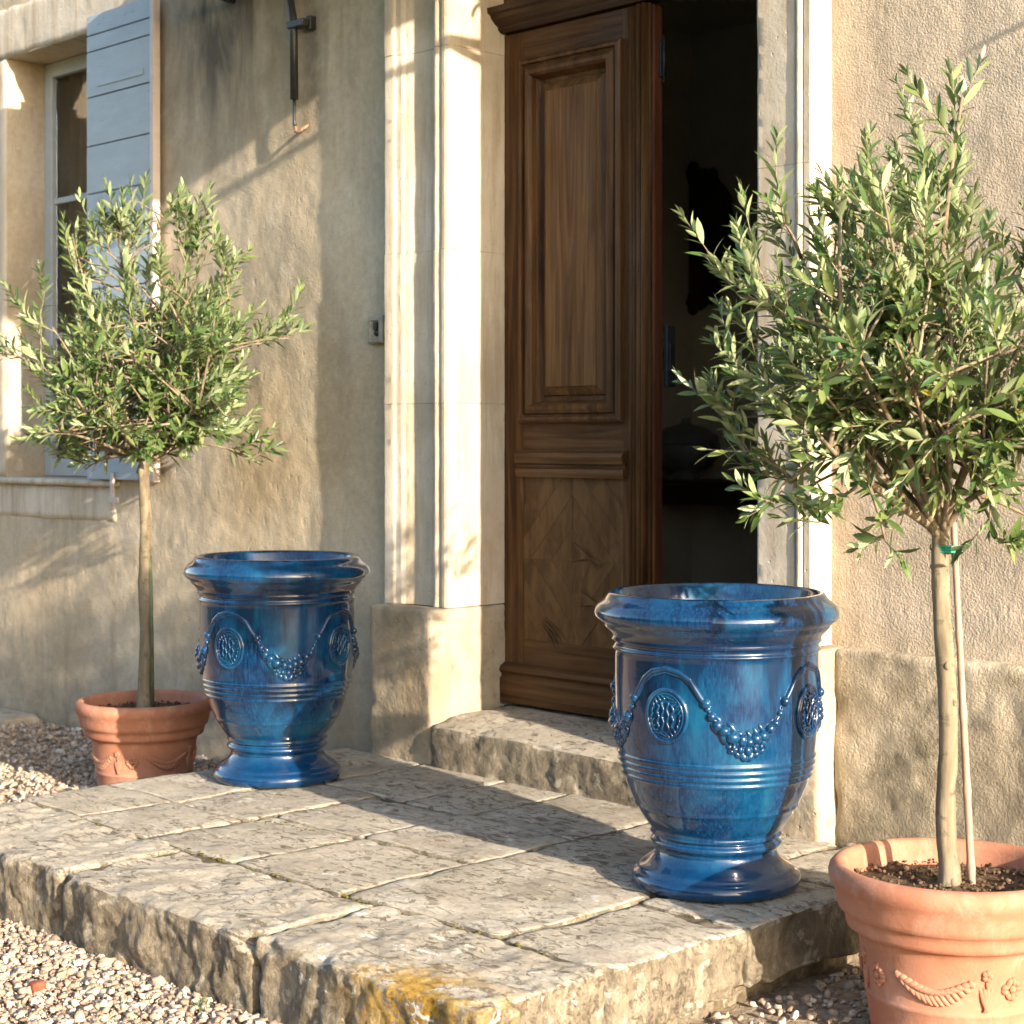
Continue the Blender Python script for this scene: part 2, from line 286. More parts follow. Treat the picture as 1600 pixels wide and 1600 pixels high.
# ------------------------------------------------------------ object helpers
def link(o, parent=None, world=True):
    COL.objects.link(o)
    if parent is not None:
        o.parent = parent
        if world: o.matrix_parent_inverse = Matrix.Translation(-wloc(parent))
    return o
def wloc(o):
    v = Vector(o.location)
    return v if o.parent is None or o.matrix_parent_inverse != Matrix() else v + wloc(o.parent)
def tag(o, label=None, cat=None, group=None, kind=None):
    for k, v in (('label', label), ('category', cat), ('group', group), ('kind', kind)):
        if v: o[k] = v
    return o
def empty(name, loc, parent=None):
    o = bpy.data.objects.new(name, None); o.location = loc; o.empty_display_size = .1
    COL.objects.link(o)
    if parent is not None:
        o.parent = parent; o.matrix_parent_inverse = Matrix.Translation(-wloc(parent))
    return o
class MB:
    """collects shapes as one mesh"""
    def __init__(s): s.v = []; s.f = []; s.sm = []
    def add(s, vs, fs, smooth=False):
        k = len(s.v); s.v += [tuple(q) for q in vs]; s.f += [tuple(i+k for i in f) for f in fs]; s.sm += [smooth]*len(fs); return s
    def box(s, x0, x1, y0, y1, z0, z1, bev=0.):
        if bev <= 0:
            v = [(x, y, z) for x in (x0, x1) for y in (y0, y1) for z in (z0, z1)]
            f = [(0, 1, 3, 2), (4, 6, 7, 5), (0, 4, 5, 1), (2, 3, 7, 6), (0, 2, 6, 4), (1, 5, 7, 3)]
            return s.add(v, f)
        bm = bmesh.new(); bmesh.ops.create_cube(bm, size=1)
        for v in bm.verts: v.co = ((x0+x1)/2+v.co.x*(x1-x0), (y0+y1)/2+v.co.y*(y1-y0), (z0+z1)/2+v.co.z*(z1-z0))
        bmesh.ops.bevel(bm, geom=bm.edges[:], offset=bev, segments=2, affect='EDGES', profile=.5)
        bm.verts.index_update(); s.add([v.co[:] for v in bm.verts], [[v.index for v in f.verts] for f in bm.faces]); bm.free(); return s
    def tube(s, pts, rad, n=8, cap=True):
        pts = [Vector(p) for p in pts]
        if not isinstance(rad, (list, tuple)): rad = [rad]*len(pts)
        up = None; vs = []; fs = []
        for i, p in enumerate(pts):
            d = (pts[min(i+1, len(pts)-1)]-pts[max(i-1, 0)]).normalized()
            if up is None: up = d.orthogonal().normalized()
            a = (up - d*up.dot(d)); a = a.normalized() if a.length > 1e-6 else d.orthogonal().normalized(); up = a; b = d.cross(a)
            for k in range(n):
                t = 2*math.pi*k/n; vs.append(p+(a*math.cos(t)+b*math.sin(t))*rad[i])
        for i in range(len(pts)-1):
            for k in range(n):
                k2 = (k+1) % n; fs.append((i*n+k, i*n+k2, (i+1)*n+k2, (i+1)*n+k))
        if cap: fs += [tuple(range(n-1, -1, -1)), tuple(range((len(pts)-1)*n, len(pts)*n))]
        return s.add(vs, fs, True)
    def lathe(s, prof, n=96, c=(0, 0)):
        vs = []; fs = []; m = len(prof)
        for k in range(n):
            t = 2*math.pi*k/n
            vs += [(c[0]+r*math.cos(t), c[1]+r*math.sin(t), z) for r, z in prof]
        for k in range(n):
            for i in range(m-1):
                a = k*m+i; b = ((k+1) % n)*m+i; fs.append((a, b, b+1, a+1))
        return s.add(vs, fs, True)
    def ball(s, c, r, rot=None, n=8, m=6):
        vs = []; fs = []
        for i in range(m+1):
            ph = math.pi*i/m
            for k in range(n):
                t = 2*math.pi*k/n
                v = Vector((math.sin(ph)*math.cos(t)*r[0], math.sin(ph)*math.sin(t)*r[1], math.cos(ph)*r[2]))
                if rot is not None: v = rot @ v
                vs.append(v+Vector(c))
        for i in range(m):
            for k in range(n): fs.append((i*n+k, (i+1)*n+k, (i+1)*n+(k+1) % n, i*n+(k+1) % n))
        return s.add(vs, fs, True)
    def build(s, name, mat, parent=None, local=False, sharp=None):
        me = bpy.data.meshes.new(name); me.from_pydata(s.v, [], s.f)
        me.polygons.foreach_set('use_smooth', s.sm); me.materials.append(MT[mat] if isinstance(mat, str) else mat)
        me.update(); o = bpy.data.objects.new(name, me); link(o, parent, not local)
        if sharp: me.set_sharp_from_angle(angle=R(sharp))
        return o
fbm = lambda p, o=4, h=.9: noise.fractal(p, h, 2., o)
def rough_box(x0, x1, y0, y1, z0, z1, res=.02, rad=.012, amp=.003, side=.0, freq=9., warp=.0, seed=0, tilt=None, chip=.0, keep=None, resz=None):
    """a worn stone block: rounded, chipped edges and an uneven skin. keep = axis faces left flat"""
    n = [max(2, int(round((b-a)/r_))) for a, b, r_ in ((x0, x1, res), (y0, y1, res), (z0, z1, resz or res))]
    lo = Vector((x0, y0, z0)); hi = Vector((x1, y1, z1)); idx = {}; vs = []; fs = []; sd = Vector((seed*3.7, seed*1.3, seed*2.1))
    def vert(i, j, k):
        key = (i, j, k)
        if key in idx: return idx[key]
        p = Vector((x0+(x1-x0)*i/n[0], y0+(y1-y0)*j/n[1], z0+(z1-z0)*k/n[2]))
        rr = rad*(1+.7*noise.noise(p*7+sd)) + chip*max(0, noise.noise(p*11+sd*2)-.12)*3
        rr = max(.002, min(rr, .45*min(hi[a]-lo[a] for a in range(3))))
        q = Vector([min(max(p[a], lo[a]+rr), hi[a]-rr) for a in range(3)]); d = p-q
        if d.length > 1e-9: d.normalize(); p = q+d*rr
        s_ = 1-abs(d.z) if d.length > .5 else 0
        a_ = amp*(1-s_)+side*s_
        p = p + d*a_*fbm((p+sd)*freq, 5, .8)
        if side > amp and s_ > .3:
            p = p - d*side*.9*max(0, noise.noise(Vector((p.x*16, p.y*16, p.z*7))+sd)-.05) - d*side*.55*abs(noise.noise(Vector((p.x*34, p.y*34, p.z*20))+sd))
        if warp: p = p + Vector((noise.noise(p*2.3+Vector((5, 1, 0))), noise.noise(p*2.3+Vector((0, 7, 3))), 0))*warp + Vector((noise.noise(p*11+Vector((5, 1, 0))), noise.noise(p*11+Vector((0, 7, 3))), 0))*warp*.22
        if tilt: p.z += tilt[0]*(p.x-(x0+x1)/2)+tilt[1]*(p.y-(y0+y1)/2)+tilt[2]
        idx[key] = len(vs); vs.append(p); return idx[key]
    for a in range(3):
        b, c = (a+1) % 3, (a+2) % 3
        for side_ in (0, n[a]):
            for i in range(n[b]):
                for j in range(n[c]):
                    q = []
                    for di, dj in ((0, 0), (1, 0), (1, 1), (0, 1)):
                        k = [0, 0, 0]; k[a] = side_; k[b] = i+di; k[c] = j+dj; q.append(vert(*k))
                    fs.append(tuple(q) if side_ else tuple(reversed(q)))
    m = MB(); m.add(vs, fs, True); return m
def extrude_profile(prof, z0, z1, res=.02, amp=.0015, seed=0., edge=.0):
    """a plan outline (x, y), closed, run up from z0 to z1 with a slightly worn skin"""
    den = []
    for (xa, ya), (xb, yb) in zip(prof, prof[1:]+prof[:1]):
        k_ = max(1, int(math.hypot(xb-xa, yb-ya)/.022)) if max(ya, yb) < 4.76 and min(ya, yb) < 4.6 else 1
        den += [(xa+(xb-xa)*t/k_, ya+(yb-ya)*t/k_) for t in range(k_)]
    prof = den
    nz = max(1, int((z1-z0)/res)); m = len(prof); vs = []; fs = []
    for k in range(nz+1):
        z = z0+(z1-z0)*k/nz
        for i, (x, y) in enumerate(prof):
            p = Vector((x, y, z)); a = amp*(1 if i not in (0, m-1) else .2)
            d = Vector((noise.noise(p*9+Vector((seed, 0, 0))), noise.noise(p*9+Vector((0, seed, 4))), 0))*a
            d += Vector((noise.noise(p*40+Vector((seed, 3, 0))), noise.noise(p*40+Vector((1, seed, 4))), 0))*a*.5
            vs.append(p+d)
    for k in range(nz):
        for i in range(m):
            j = (i+1) % m; fs.append((k*m+i, k*m+j, (k+1)*m+j, (k+1)*m+i))
    fs += [tuple(range(m-1, -1, -1)), tuple(range(nz*m, (nz+1)*m))]
    mb = MB(); mb.add(vs, fs[:-2], True); mb.f += fs[-2:]; mb.sm += [False, False]; return mb
def relief_wall(x0, x1, z0, z1, y, yb, res, amp, freq, seed, hole=None):
    """wall sheet facing -y with a gently uneven skin, with its thickness back to yb; hole=(x0,x1,z0,z1)"""
    def axis(a, b, cuts):
        c = sorted([a, b]+[q for q in cuts if a < q < b]); out = []
        for p, q in zip(c, c[1:]):
            k = max(1, int((q-p)/res)); out += [p+(q-p)*i/k for i in range(k)]
        return out+[b]
    xs = axis(x0, x1, hole[:2] if hole else []); zs = axis(z0, z1, hole[2:] if hole else [])
    vs = []; fs = []; nz = len(zs)
    for x in xs:
        for z in zs:
            p = Vector((x, seed, z)); e = min(1, min(x-x0, x1-x)/.02 + .15)
            if hole:
                dx = max(hole[0]-x, x-hole[1], 0); dz = max(hole[2]-z, z-hole[3], 0); e = min(e, math.hypot(dx, dz)/.03)
            vs.append((x, y-amp*e*(fbm(p*freq, 4)+.35*fbm(p*freq*5, 3)), z))
    for i in range(len(xs)-1):
        for k in range(nz-1):
            if hole and hole[0]-1e-6 <= xs[i] and xs[i+1] <= hole[1]+1e-6 and hole[2]-1e-6 <= zs[k] and zs[k+1] <= hole[3]+1e-6: continue
            fs.append((i*nz+k, (i+1)*nz+k, (i+1)*nz+k+1, i*nz+k+1))
    m = MB(); m.add(vs, fs, True)
    def q(a, b, c, d): m.add([a, b, c, d], [(0, 1, 2, 3)])
    q((x1, y, z0), (x1, yb, z0), (x1, yb, z1), (x1, y, z1)); q((x0, y, z0), (x0, y, z1), (x0, yb, z1), (x0, yb, z0))
    q((x0, y, z1), (x1, y, z1), (x1, yb, z1), (x0, yb, z1)); q((x0, y, z0), (x0, yb, z0), (x1, yb, z0), (x1, y, z0))
    if hole:
        a, b, c, d = hole
        q((a, y, c), (a, yb, c), (a, yb, d), (a, y, d)); q((b, y, c), (b, y, d), (b, yb, d), (b, yb, c))
        q((a, y, d), (a, yb, d), (b, yb, d), (b, y, d)); q((a, y, c), (b, y, c), (b, yb, c), (a, yb, c))
    return m

# ------------------------------------------------------------ ground
GZ = -.20
g = MB(); g.add([(-60, -60, GZ), (60, -60, GZ), (60, 60, GZ), (-60, 60, GZ)], [(0, 1, 2, 3)])
go = g.build('ground', 'ground'); tag(go, kind='structure')

# ------------------------------------------------------------ unseen dark trees, added behind the viewer to darken the urns' reflections
tl = MB()
for k in range(26):
    x = -34+k*1.75+rnd.uniform(-.5, .5); y = -15-rnd.uniform(0, 4)-.004*(x+10)**2*0; h = rnd.uniform(4.5, 8)
    vs = []; fs = []; n, m_ = 20, 12
    for i in range(m_+1):
        for j in range(n):
            ph = math.pi*i/m_; t = 2*math.pi*j/n; d = Vector((math.sin(ph)*math.cos(t), math.sin(ph)*math.sin(t), math.cos(ph)))
            w = 1+.28*fbm(d*2.2+Vector((k*3, 0, 0)), 4)+.10*fbm(d*9+Vector((k, 4, 0)), 3); vs.append((x+d.x*w*1.9, y+d.y*w*1.7, GZ+h*.5+d.z*w*h*.5))
    for i in range(m_):
        for j in range(n): fs.append((i*n+j, (i+1)*n+j, (i+1)*n+(j+1) % n, i*n+(j+1) % n))
    tl.add(vs, fs)
MT['added_trees'] = simple('added_dark_evergreen', [(.015, .025, .010), (.03, .05, .018), (.05, .075, .025)], 3, bd=1, bscale=6)
tag(tl.build('added_treeline', 'added_trees'), 'unseen evergreen wood added behind the viewer to darken reflections', 'trees', kind='stuff')

# ------------------------------------------------------------ the house
YL, YR, YP, YD = 4.36, 4.345, 4.28, 4.59           # left wall, right wall, right plinth, door plane
XA, XB = -4.71, -3.30                               # door opening
house = tag(empty('house', (-4.0, 4.4, GZ)), 'old stuccoed stone house with pale stone doorway and blue-grey shutter', 'house')
WIN = (-8.03, -7.14, .985, 3.07)
relief_wall(-11, -5.02, GZ-.1, 6, YL, 4.75, .022, .0055, 3.2, 3.3, WIN).build('wall', 'stucco', house)
relief_wall(-3.07, -.6, .55, 6, YR, 4.75, .016, .0026, 7, 9.1).build('wall', 'roughcast', house)
b = MB(); b.box(-5.02, -3.07, YL, 4.75, 3.0, 6); b.box(-.6, 4, YR, 4.75, .55, 6); b.build('wall', 'stucco', house)
pw = rough_box(-3.02, -.6, YP, 4.7, GZ-.1, .556, .016, .016, .006, .006, 9, seed=4, chip=.014); pw.build('plinth_wall', 'plinth', house)
b = MB(); b.box(-.6, 4, YP, 4.7, GZ-.1, .55); b.build('plinth_wall', 'plinth', house)

# door surround: stone blocks, each a piece
sur = empty('door_surround', (-4.0, 4.3, 0), house)
cyma = [(-5.045, 4.36), (-5.045, 4.29), (-5.038, 4.284), (-5.0, 4.284), (-4.992, 4.287), (-4.986, 4.294), (-4.975, 4.297), (-4.962, 4.297), (-4.955, 4.300),
        (-4.945, 4.308), (-4.93, 4.312), (-4.922, 4.318), (-4.91, 4.322), (-4.80, 4.322), (-4.795, 4.318), (-4.790, 4.306), (-4.783, 4.301), (-4.774, 4.300),
        (-4.766, 4.303), (-4.760, 4.310), (-4.752, 4.308), (-4.742, 4.303), (-4.728, 4.303), (-4.716, 4.309), (XA, 4.320), (XA, 4.75), (-5.045, 4.75)]
mid = (XA+XB)/2
rod = [(-3.107+.012*math.cos(t), 4.244-.012*math.sin(t)) for t in np.linspace(0, math.pi, 7)]
XR = -3.266
cyma_r = [(-3.066, 4.36), (-3.066, 4.246), (-3.070, 4.240), (-3.090, 4.240), (-3.094, 4.244)]+rod+[(-3.122, 4.248), (-3.127, 4.240), (-3.19, 4.2395), (XR+.010, 4.239), (XR+.003, 4.242), (XR, 4.250), (XR, 4.75), (-3.066, 4.75)]
for k, (prof, cuts) in enumerate(((cyma, (.556, 1.30, 1.86, 2.60, 3.3)), (cyma_r, (.556, 1.15, 1.98, 2.55, 3.3)))):
    for i, (a, c) in enumerate(zip(cuts, cuts[1:])):
        dx = rnd.uniform(-.001, .001)*(1-k); dy = rnd.uniform(-.0015, .0015)*(1-k)
        pr = [(x+dx, y+dy if y < 4.7 else y) for x, y in prof]
        extrude_profile(pr, a+.0006, c-.0006, .012, .0018, 3*k).build('surround_stone', 'stone', sur, sharp=22)
rough_box(-5.05, XA+.002, 4.215, 4.75, -.06, .554, .018, .010, .003, .005, 9, seed=11, chip=.02).build('plinth_stone', 'plinth_stone', sur)
rough_box(XB-.002, -3.01, 4.20, 4.75, -.06, .554, .018, .010, .003, .005, 9, seed=12, chip=.02).build('plinth_stone', 'plinth_stone', sur)
b = MB(); b.box(-5.06, -2.95, 4.27, 4.75, 3.302, 3.56, .01); b.build('lintel_stone', 'stone', sur)
# worn threshold
th = rough_box(XA+.004, XB-.004, 4.19, 4.80, -.12, .178, .017, .03, .004, .007, 9, seed=21, chip=.02)
for i, v in enumerate(th.v):                                          # trodden, falling towards the front
    th.v[i] = (v[0], v[1], v[2]-max(0, min(1, v[2]/.178))*(max(0, 4.36-v[1])*.18+.012*math.exp(-((v[0]+3.75)/.35)**2)))
th.build('threshold', 'paving', house)

# door leaf (left, closed); rings of a rectangle at depth build each moulded frame
door = empty('door', (XA, YD, .19), house)
def rings(x0, x1, z0, z1, y, prof, fill=True):
    """prof: (inset, proud)"""
    m = MB(); vs = []
    for s, h in prof: vs += [(x0+s, y-h, z0+s), (x1-s, y-h, z0+s), (x1-s, y-h, z1-s), (x0+s, y-h, z1-s)]
    fs = []
    for i in range(len(prof)-1):
        for k in range(4): fs.append((i*4+k, i*4+(k+1) % 4, i*4+4+(k+1) % 4, i*4+4+k))
    if fill: n = (len(prof)-1)*4; fs.append((n, n+1, n+2, n+3))
    return m.add(vs, fs)
DX0, DX1, DZ0, DZ1 = -4.735, -3.992, .192, 2.675
SX0, SX1 = -4.612, -4.118
MB().box(DX0, SX0, YD, YD+.05, DZ0, DZ1, .002).build('stile', 'stile_v', door)
MB().box(SX1, DX1, YD, YD+.05, DZ0, DZ1, .002).build('stile', 'stile_v', door)
for z0, z1 in ((2.56, DZ1), (1.03, 1.235), (.30, .43)): MB().box(SX0, SX1, YD+.001, YD+.049, z0, z1, .002).build('rail', 'stile_h', door)
PM = [(0, 0), (.003, .018), (.012, .026), (.022, .025), (.025, .012), (.032, .010), (.036, .020), (.05, .028), (.062, .028), (.070, .016), (.074, -.002), (.082, -.020), (.096, -.024)]
for z0, z1 in ((1.235, 2.56),):
    rings(SX0-.008, SX1+.008, z0-.008, z1+.008, YD-.001, PM, False).build('panel_moulding', 'stile_v', door)
    rings(SX0+.086, SX1-.086, z0+.086, z1-.086, YD-.001, [(0, -.025), (.004, -.024), (.008, -.016), (.036, .001), (.038, .007), (.044, .007)]).build('panel', 'wood_v', door)
# mid rail moulding, base moulding and kick board
def run_moulding(x0, x1, z0, prof, y, name, mat):
    m = MB(); n = len(prof); vs = [(x, y-h, z0+dz) for x in (x0, x1) for dz, h in prof]
    m.add(vs, [(i, n+i, n+i+1, i+1) for i in range(n-1)] + [tuple(range(n)), tuple(range(2*n-1, n-1, -1))]); return m.build(name, mat, door)
run_moulding(SX0-.02, SX1+.02, 1.03, [(0, 0), (0, .018), (.018, .024), (.03, .020), (.036, .012), (.046, .012), (.05, .024), (.075, .030), (.088, .024), (.094, .012), (.10, 0)], YD, 'rail_moulding', 'stile_h')
run_moulding(DX0, DX1-.03, .192, [(0, 0), (0, .026), (.088, .026), (.098, .018), (.104, .018), (.118, .030), (.135, .022), (.142, .008), (.146, 0)], YD, 'base_moulding', 'stile_h')
# lower panel: parquet boards laid in a lozenge
def clip(poly, nx, nz, d):
    out = []
    for (a, b) in zip(poly, poly[1:]+poly[:1]):
        da = a[0]*nx+a[1]*nz-d; db = b[0]*nx+b[1]*nz-d
        if da >= 0: out.append(a)
        if da*db < 0: t = da/(da-db); out.append((a[0]+(b[0]-a[0])*t, a[1]+(b[1]-a[1])*t))
    return out
MB().box(SX0, SX1, YD+.012, YD+.045, .43, 1.03).build('panel_back', 'wood_dark', door)
cx, cz = (SX0+SX1)/2, .73
for qx in (0, 1):
    for qz in (0, 1):
        rect = [(SX0, .43), (cx, .43), (cx, cz), (SX0, cz)] if (qx, qz) == (0, 0) else [(cx, .43), (SX1, .43), (SX1, cz), (cx, cz)] if (qx, qz) == (1, 0) else \
               [(SX0, cz), (cx, cz), (cx, 1.03), (SX0, 1.03)] if (qx, qz) == (0, 1) else [(cx, cz), (SX1, cz), (SX1, 1.03), (cx, 1.03)]
        nx, nz = (.75 if qx else -.75), (.66 if qz else -.66)
        base = cx*nx+cz*nz
        for k in range(5):
            p = clip(clip(rect, nx, nz, base+k*.078+.0003), -nx, -nz, -(base+(k+1)*.078-.0003))
            if len(p) < 3: continue
            mx, mz = sum(a for a, _ in p)/len(p), sum(c for _, c in p)/len(p)
            h = rnd.uniform(-.0016, .0008); yo, n = YD+.004+h, len(p)
            vs = [(x, YD+.012, z) for x, z in p]+[(x, yo+.0008, z) for x, z in p]+[(x+(mx-x)*.012, yo, z+(mz-z)*.012) for x, z in p]
            fs = [tuple(range(2*n, 3*n))]+[(r_*n+i, r_*n+(i+1) % n, (r_+1)*n+(i+1) % n, (r_+1)*n+i) for r_ in (0, 1) for i in range(n)]
            MB().add(vs, fs).build('parquet_board', 'wood_d', door)
# carved plumes on the lower panel
cv = MB()
for j, (px, pz, n, ln) in enumerate(((-4.37, .80, 9, .16), (-4.34, .63, 8, .17), (-4.52, .52, 4, .15))):
    for i in range(n):
        a = R(8+(i-n/2)*9)*(1 if j < 2 else -1)+R(0 if j != 2 else -35); s = .012*i
        pts = [(px+ln*t*math.cos(a), YD+.004-.004*math.sin(math.pi*t), pz-s*.8+ln*t*math.sin(a)*.6-.05*t*t) for t in np.linspace(0, 1, 7)]
        cv.tube(pts, [.001, .0028, .0036, .0034, .003, .002, .0006], 5)
cv.build('carved_plume', 'wood_d', door)
# meeting stile: astragal with reeds, and the leaf edge
for x, w, h in ((-4.082, .008, .006), (-4.066, .006, .004), (-4.036, .012, .016), (-4.012, .010, .022)):
    pts = [(x, YD+.002, z) for z in np.linspace(DZ0+.15, DZ1-.002, 24)]
    m = MB(); n = 6
    vs = [(x+w*math.cos(math.pi*k/n), YD-h*math.sin(math.pi*k/n), z) for z in (DZ0+.148, DZ1-.002) for k in range(n+1)]
    m.add(vs, [(k, k+1, n+2+k, n+1+k) for k in range(n)]+[tuple(range(n, -1, -1)), tuple(range(n+1, 2*n+2))], True).build('reed_moulding', 'stile_v', door)
MB().box(DX1+.001, DX1+.012, YD+.008, YD+.05, DZ0+.01, DZ1-.01, .002).build('leaf_edge', wood('reddish_leaf_edge', 'z', [(.05, .016, .007), (.10, .034, .014), (.15, .06, .025)], .4, .1), door)
m = MB(); m.box(DX1+.012, DX1+.03, YD+.055, YD+.10, 1.35, 1.56, .004); m.box(DX1+.03, DX1+.036, YD+.065, YD+.09, 1.40, 1.50, .002); m.build('lock_case', 'iron', door)
m = MB(); m.box(DX1+.012, DX1+.022, YD+.03, YD+.06, 2.42, 2.54, .003); m.tube([(DX1+.024, YD+.045, 2.40), (DX1+.024, YD+.045, 2.56)], .005, 8); m.build('bolt', 'iron', door)
# wooden cornice (transom) over the leaves
co = empty('door_cornice', (-4.0, YD, 2.68), house)
def cornice(z0, prof, x0, x1, name, mat, par):
    m = MB(); n = len(prof); vs = [(x, YD+.05-h, z0+dz) for x in (x0, x1) for dz, h in prof]
    m.add(vs, [(i, n+i, n+i+1, i+1) for i in range(n-1)]+[(n-1, 2*n-1, n, 0)]+[tuple(range(n)), tuple(range(2*n-1, n-1, -1))]); return m.build(name, mat, par)
cornice(2.68, [(0, 0), (0, .07), (.012, .085), (.02, .085), (.028, .098), (.045, .118), (.058, .124), (.064, .138), (.084, .140), (.088, .10), (.09, 0)], XA-.03, XB+.03, 'transom_moulding', 'wood_dark', co)
cornice(2.772, [(0, 0), (0, .055), (.5, .055), (.5, 0)], XA-.02, XB+.02, 'transom_board', 'wood_v', co)

# window, its stone, shutter
wx0, wx1, wz0, wz1 = WIN
win = empty('window', (-7.6, 4.58, wz0), house)
m = MB(); fy0, fy1 = 4.565, 4.62
for a, c, e, f in ((wx0, wx0+.075, wz0+.002, wz1-.002), (wx1-.075, wx1, wz0+.002, wz1-.002), (wx0+.075, wx1-.075, wz0+.002, wz0+.09), (wx0+.075, wx1-.075, wz1-.075, wz1-.002)):
    m.box(a+.001, c-.001, fy0, fy1, e, f, .006)
m.build('window_frame', 'frame', win)
wm = (wx0+wx1)/2
m = MB(); m.box(wm-.03, wm+.03, fy0+.006, fy1-.005, wz0+.09, wz1-.075, .005); m.build('mullion', 'frame', win)
for z in (1.69, 2.37):
    for a, c in ((wx0+.075, wm-.03), (wm+.03, wx1-.075)): MB().box(a, c, fy0+.010, fy1-.01, z-.015, z+.015, .004).build('glazing_bar', 'frame', win)
for z0, z1 in ((wz0+.09, 1.675), (1.705, 2.355), (2.385, wz1-.075)):
    for a, c in ((wx0+.075, wm-.03), (wm+.03, wx1-.075)): MB().box(a, c, 4.592, 4.597, z0, z1).build('pane', 'glass', win)
rough_box(-8.6, -6.80, YL-.012, 4.5, wz1+.001, 3.32, .03, .01, .003, .003, 9, seed=31, chip=.015).build('window_lintel', 'sill_stone', house)
rough_box(-8.35, -6.98, YL-.04, 4.60, .953, wz0-.001, .02, .012, .003, .004, 9, seed=32, chip=.02).build('window_sill', 'sill_stone', house)
rough_box(-8.30, -7.02, YL-.006, 4.5, .79, .950, .03, .008, .003, .003, 9, seed=33, chip=.015).build('window_apron', 'sill_stone', house)
rough_box(-8.26, wx0-.001, YL-.012, 4.55, wz0+.001, wz1-.001, .03, .010, .003, .003, 9, seed=34, chip=.012).build('window_jamb', 'sill_stone', house)
cu = MB(); vs = []
for k in range(61):
    x = wx0+.02+(wx1-wx0-.04)*k/60; y = 4.70+.018*math.sin(k*1.1)+.008*math.sin(k*2.7)
    vs += [(x, y, wz0+.05), (x, y, wz1-.03)]
cu.add(vs, [(2*k, 2*k+2, 2*k+3, 2*k+1) for k in range(60)], True); cu.build('curtain', 'curtain', win)
shut = empty('shutter', (-6.9, 4.33, .985), house)
sx0, sx1, sz0, sz1 = -7.185, -6.655, .985, 3.125
zz = [sz0, 1.17, 1.40, 1.62, 1.86, 2.08, 2.30, 2.52, 2.745, 2.955, 3.03, sz1] 
for a, c in zip(zz, zz[1:]):
    y = 4.304+rnd.uniform(-.002, .002)
    MB().box(sx0+rnd.uniform(0, .003), sx1, y, 4.33, a+.0025, c-.0025, .003).build('shutter_board', 'shutter', shut)
MB().box(sx1+.001, sx1+.032, 4.298, 4.335, sz0-.004, sz1+.004, .004).build('edge_batten', 'batten', shut)
for z in (2.80, 1.25): MB().box(sx0+.10, sx1-.05, 4.297, 4.3015, z-.014, z+.014, .0015).build('strap_hinge', 'shutter', shut)
m = MB(); m.box(sx0+.22, sx0+.245, 4.29, 4.301, .90, 1.02, .003); m.box(sx0+.215, sx0+.29, 4.285, 4.297, .885, .91, .003); m.build('shutter_stay', 'batten', shut)

# pipe with hook, doorbell
pipe = empty('cable_pipe', (-5.64, YL, 2.45), house)
MB().tube([(-5.80, YL-.03, 3.02), (-5.72, YL-.035, 2.99), (-5.665, YL-.04, 2.93), (-5.645, YL-.04, 2.84), (-5.64, YL-.04, 2.53)], .0165, 12).build('pipe_run', 'iron', pipe)
MB().tube([(-5.64, YL-.04, 2.54), (-5.64, YL-.04, 2.44), (-5.632, YL-.04, 2.415)], .007, 8).build('cable_end', 'iron', pipe)
MB().tube([(-5.632, YL-.04, 2.42), (-5.628, YL-.04, 2.40), (-5.61, YL-.037, 2.395), (-5.598, YL-.03, 2.41), (-5.596, YL-.005, 2.425)], .007, 8).build('wall_hook', 'rust', pipe)
m = MB(); m.box(-5.665, -5.56, YL-.062, YL-.018, 2.812, 2.842, .004); m.box(-5.58, -5.55, YL-.03, YL+.01, 2.80, 2.855, .004); m.build('pipe_clamp', 'iron', pipe)
bell = empty('doorbell', (-5.155, YL, 1.59), house)
rings(-5.20, -5.115, 1.535, 1.64, YL-.012, [(0, -.02), (0, .010), (.006, .016), (.018, .016), (.021, .006), (.026, .004)]).build('bell_plate', 'bell', bell)
m = MB(); m.ball((-5.155, YL-.018, 1.575), (.013, .010, .013)); m.box(-5.164, -5.146, YL-.030, YL-.016, 1.585, 1.615, .003); m.build('bell_button', 'iron', bell)

# unseen iron canopy and brackets, added above the frame to shade the upper wall
can = empty('shade_canopy', (-4.2, YL, 3.6), house)
CX0, CX1, CZ = -6.33, -2.95, 3.31
MB().box(CX0, CX1, 3.42, YL-.001, CZ, CZ+.03, .004).build('shade_sheet', 'iron', can)
m = MB(); m.box(CX0-.004, CX1+.004, 3.405, 3.419, CZ-.05, CZ+.04); m.build('shade_fascia', 'iron', can)
for bx, bz, bl in ((-2.66, 3.235, .56), (-1.2, 2.66, .22)):               # unseen rods added to cast thin shadow bars on the wall
    br = empty('shadow_rod', (bx, YR, bz), house)
    m = MB(); m.tube([(bx, YR, bz), (bx, YR-bl*.6, bz), (bx, YR-bl, bz+.01)], [.026, .020, .006], 8)
    m.ball((bx, YR-.02, bz), (.05, .02, .05)); m.build('rod', 'iron', br)
    m = MB(); m.tube([(bx, YR-.06-.05*t*math.cos(t*1.3), bz-.05-.04*t*math.sin(t*1.3)) for t in np.linspace(.2, 3, 16)], .010, 6); m.build('scroll', 'iron', br)
for x in (CX0+.25, CX1-.25):
    m = MB(); m.tube([(x, YL-.02, CZ-.30)]+[(x, YL-.02-.86*t, CZ-.30+.29*t**1.6) for t in np.linspace(.05, 1, 10)], .018, 8)
    m.tube([(x, YL-.10-.07*math.cos(t)*(1-t/9), CZ-.14+.07*math.sin(t)*(1-t/9)) for t in np.linspace(0, 7, 24)], .010, 6)
    m.build('shade_bracket', 'iron', can)

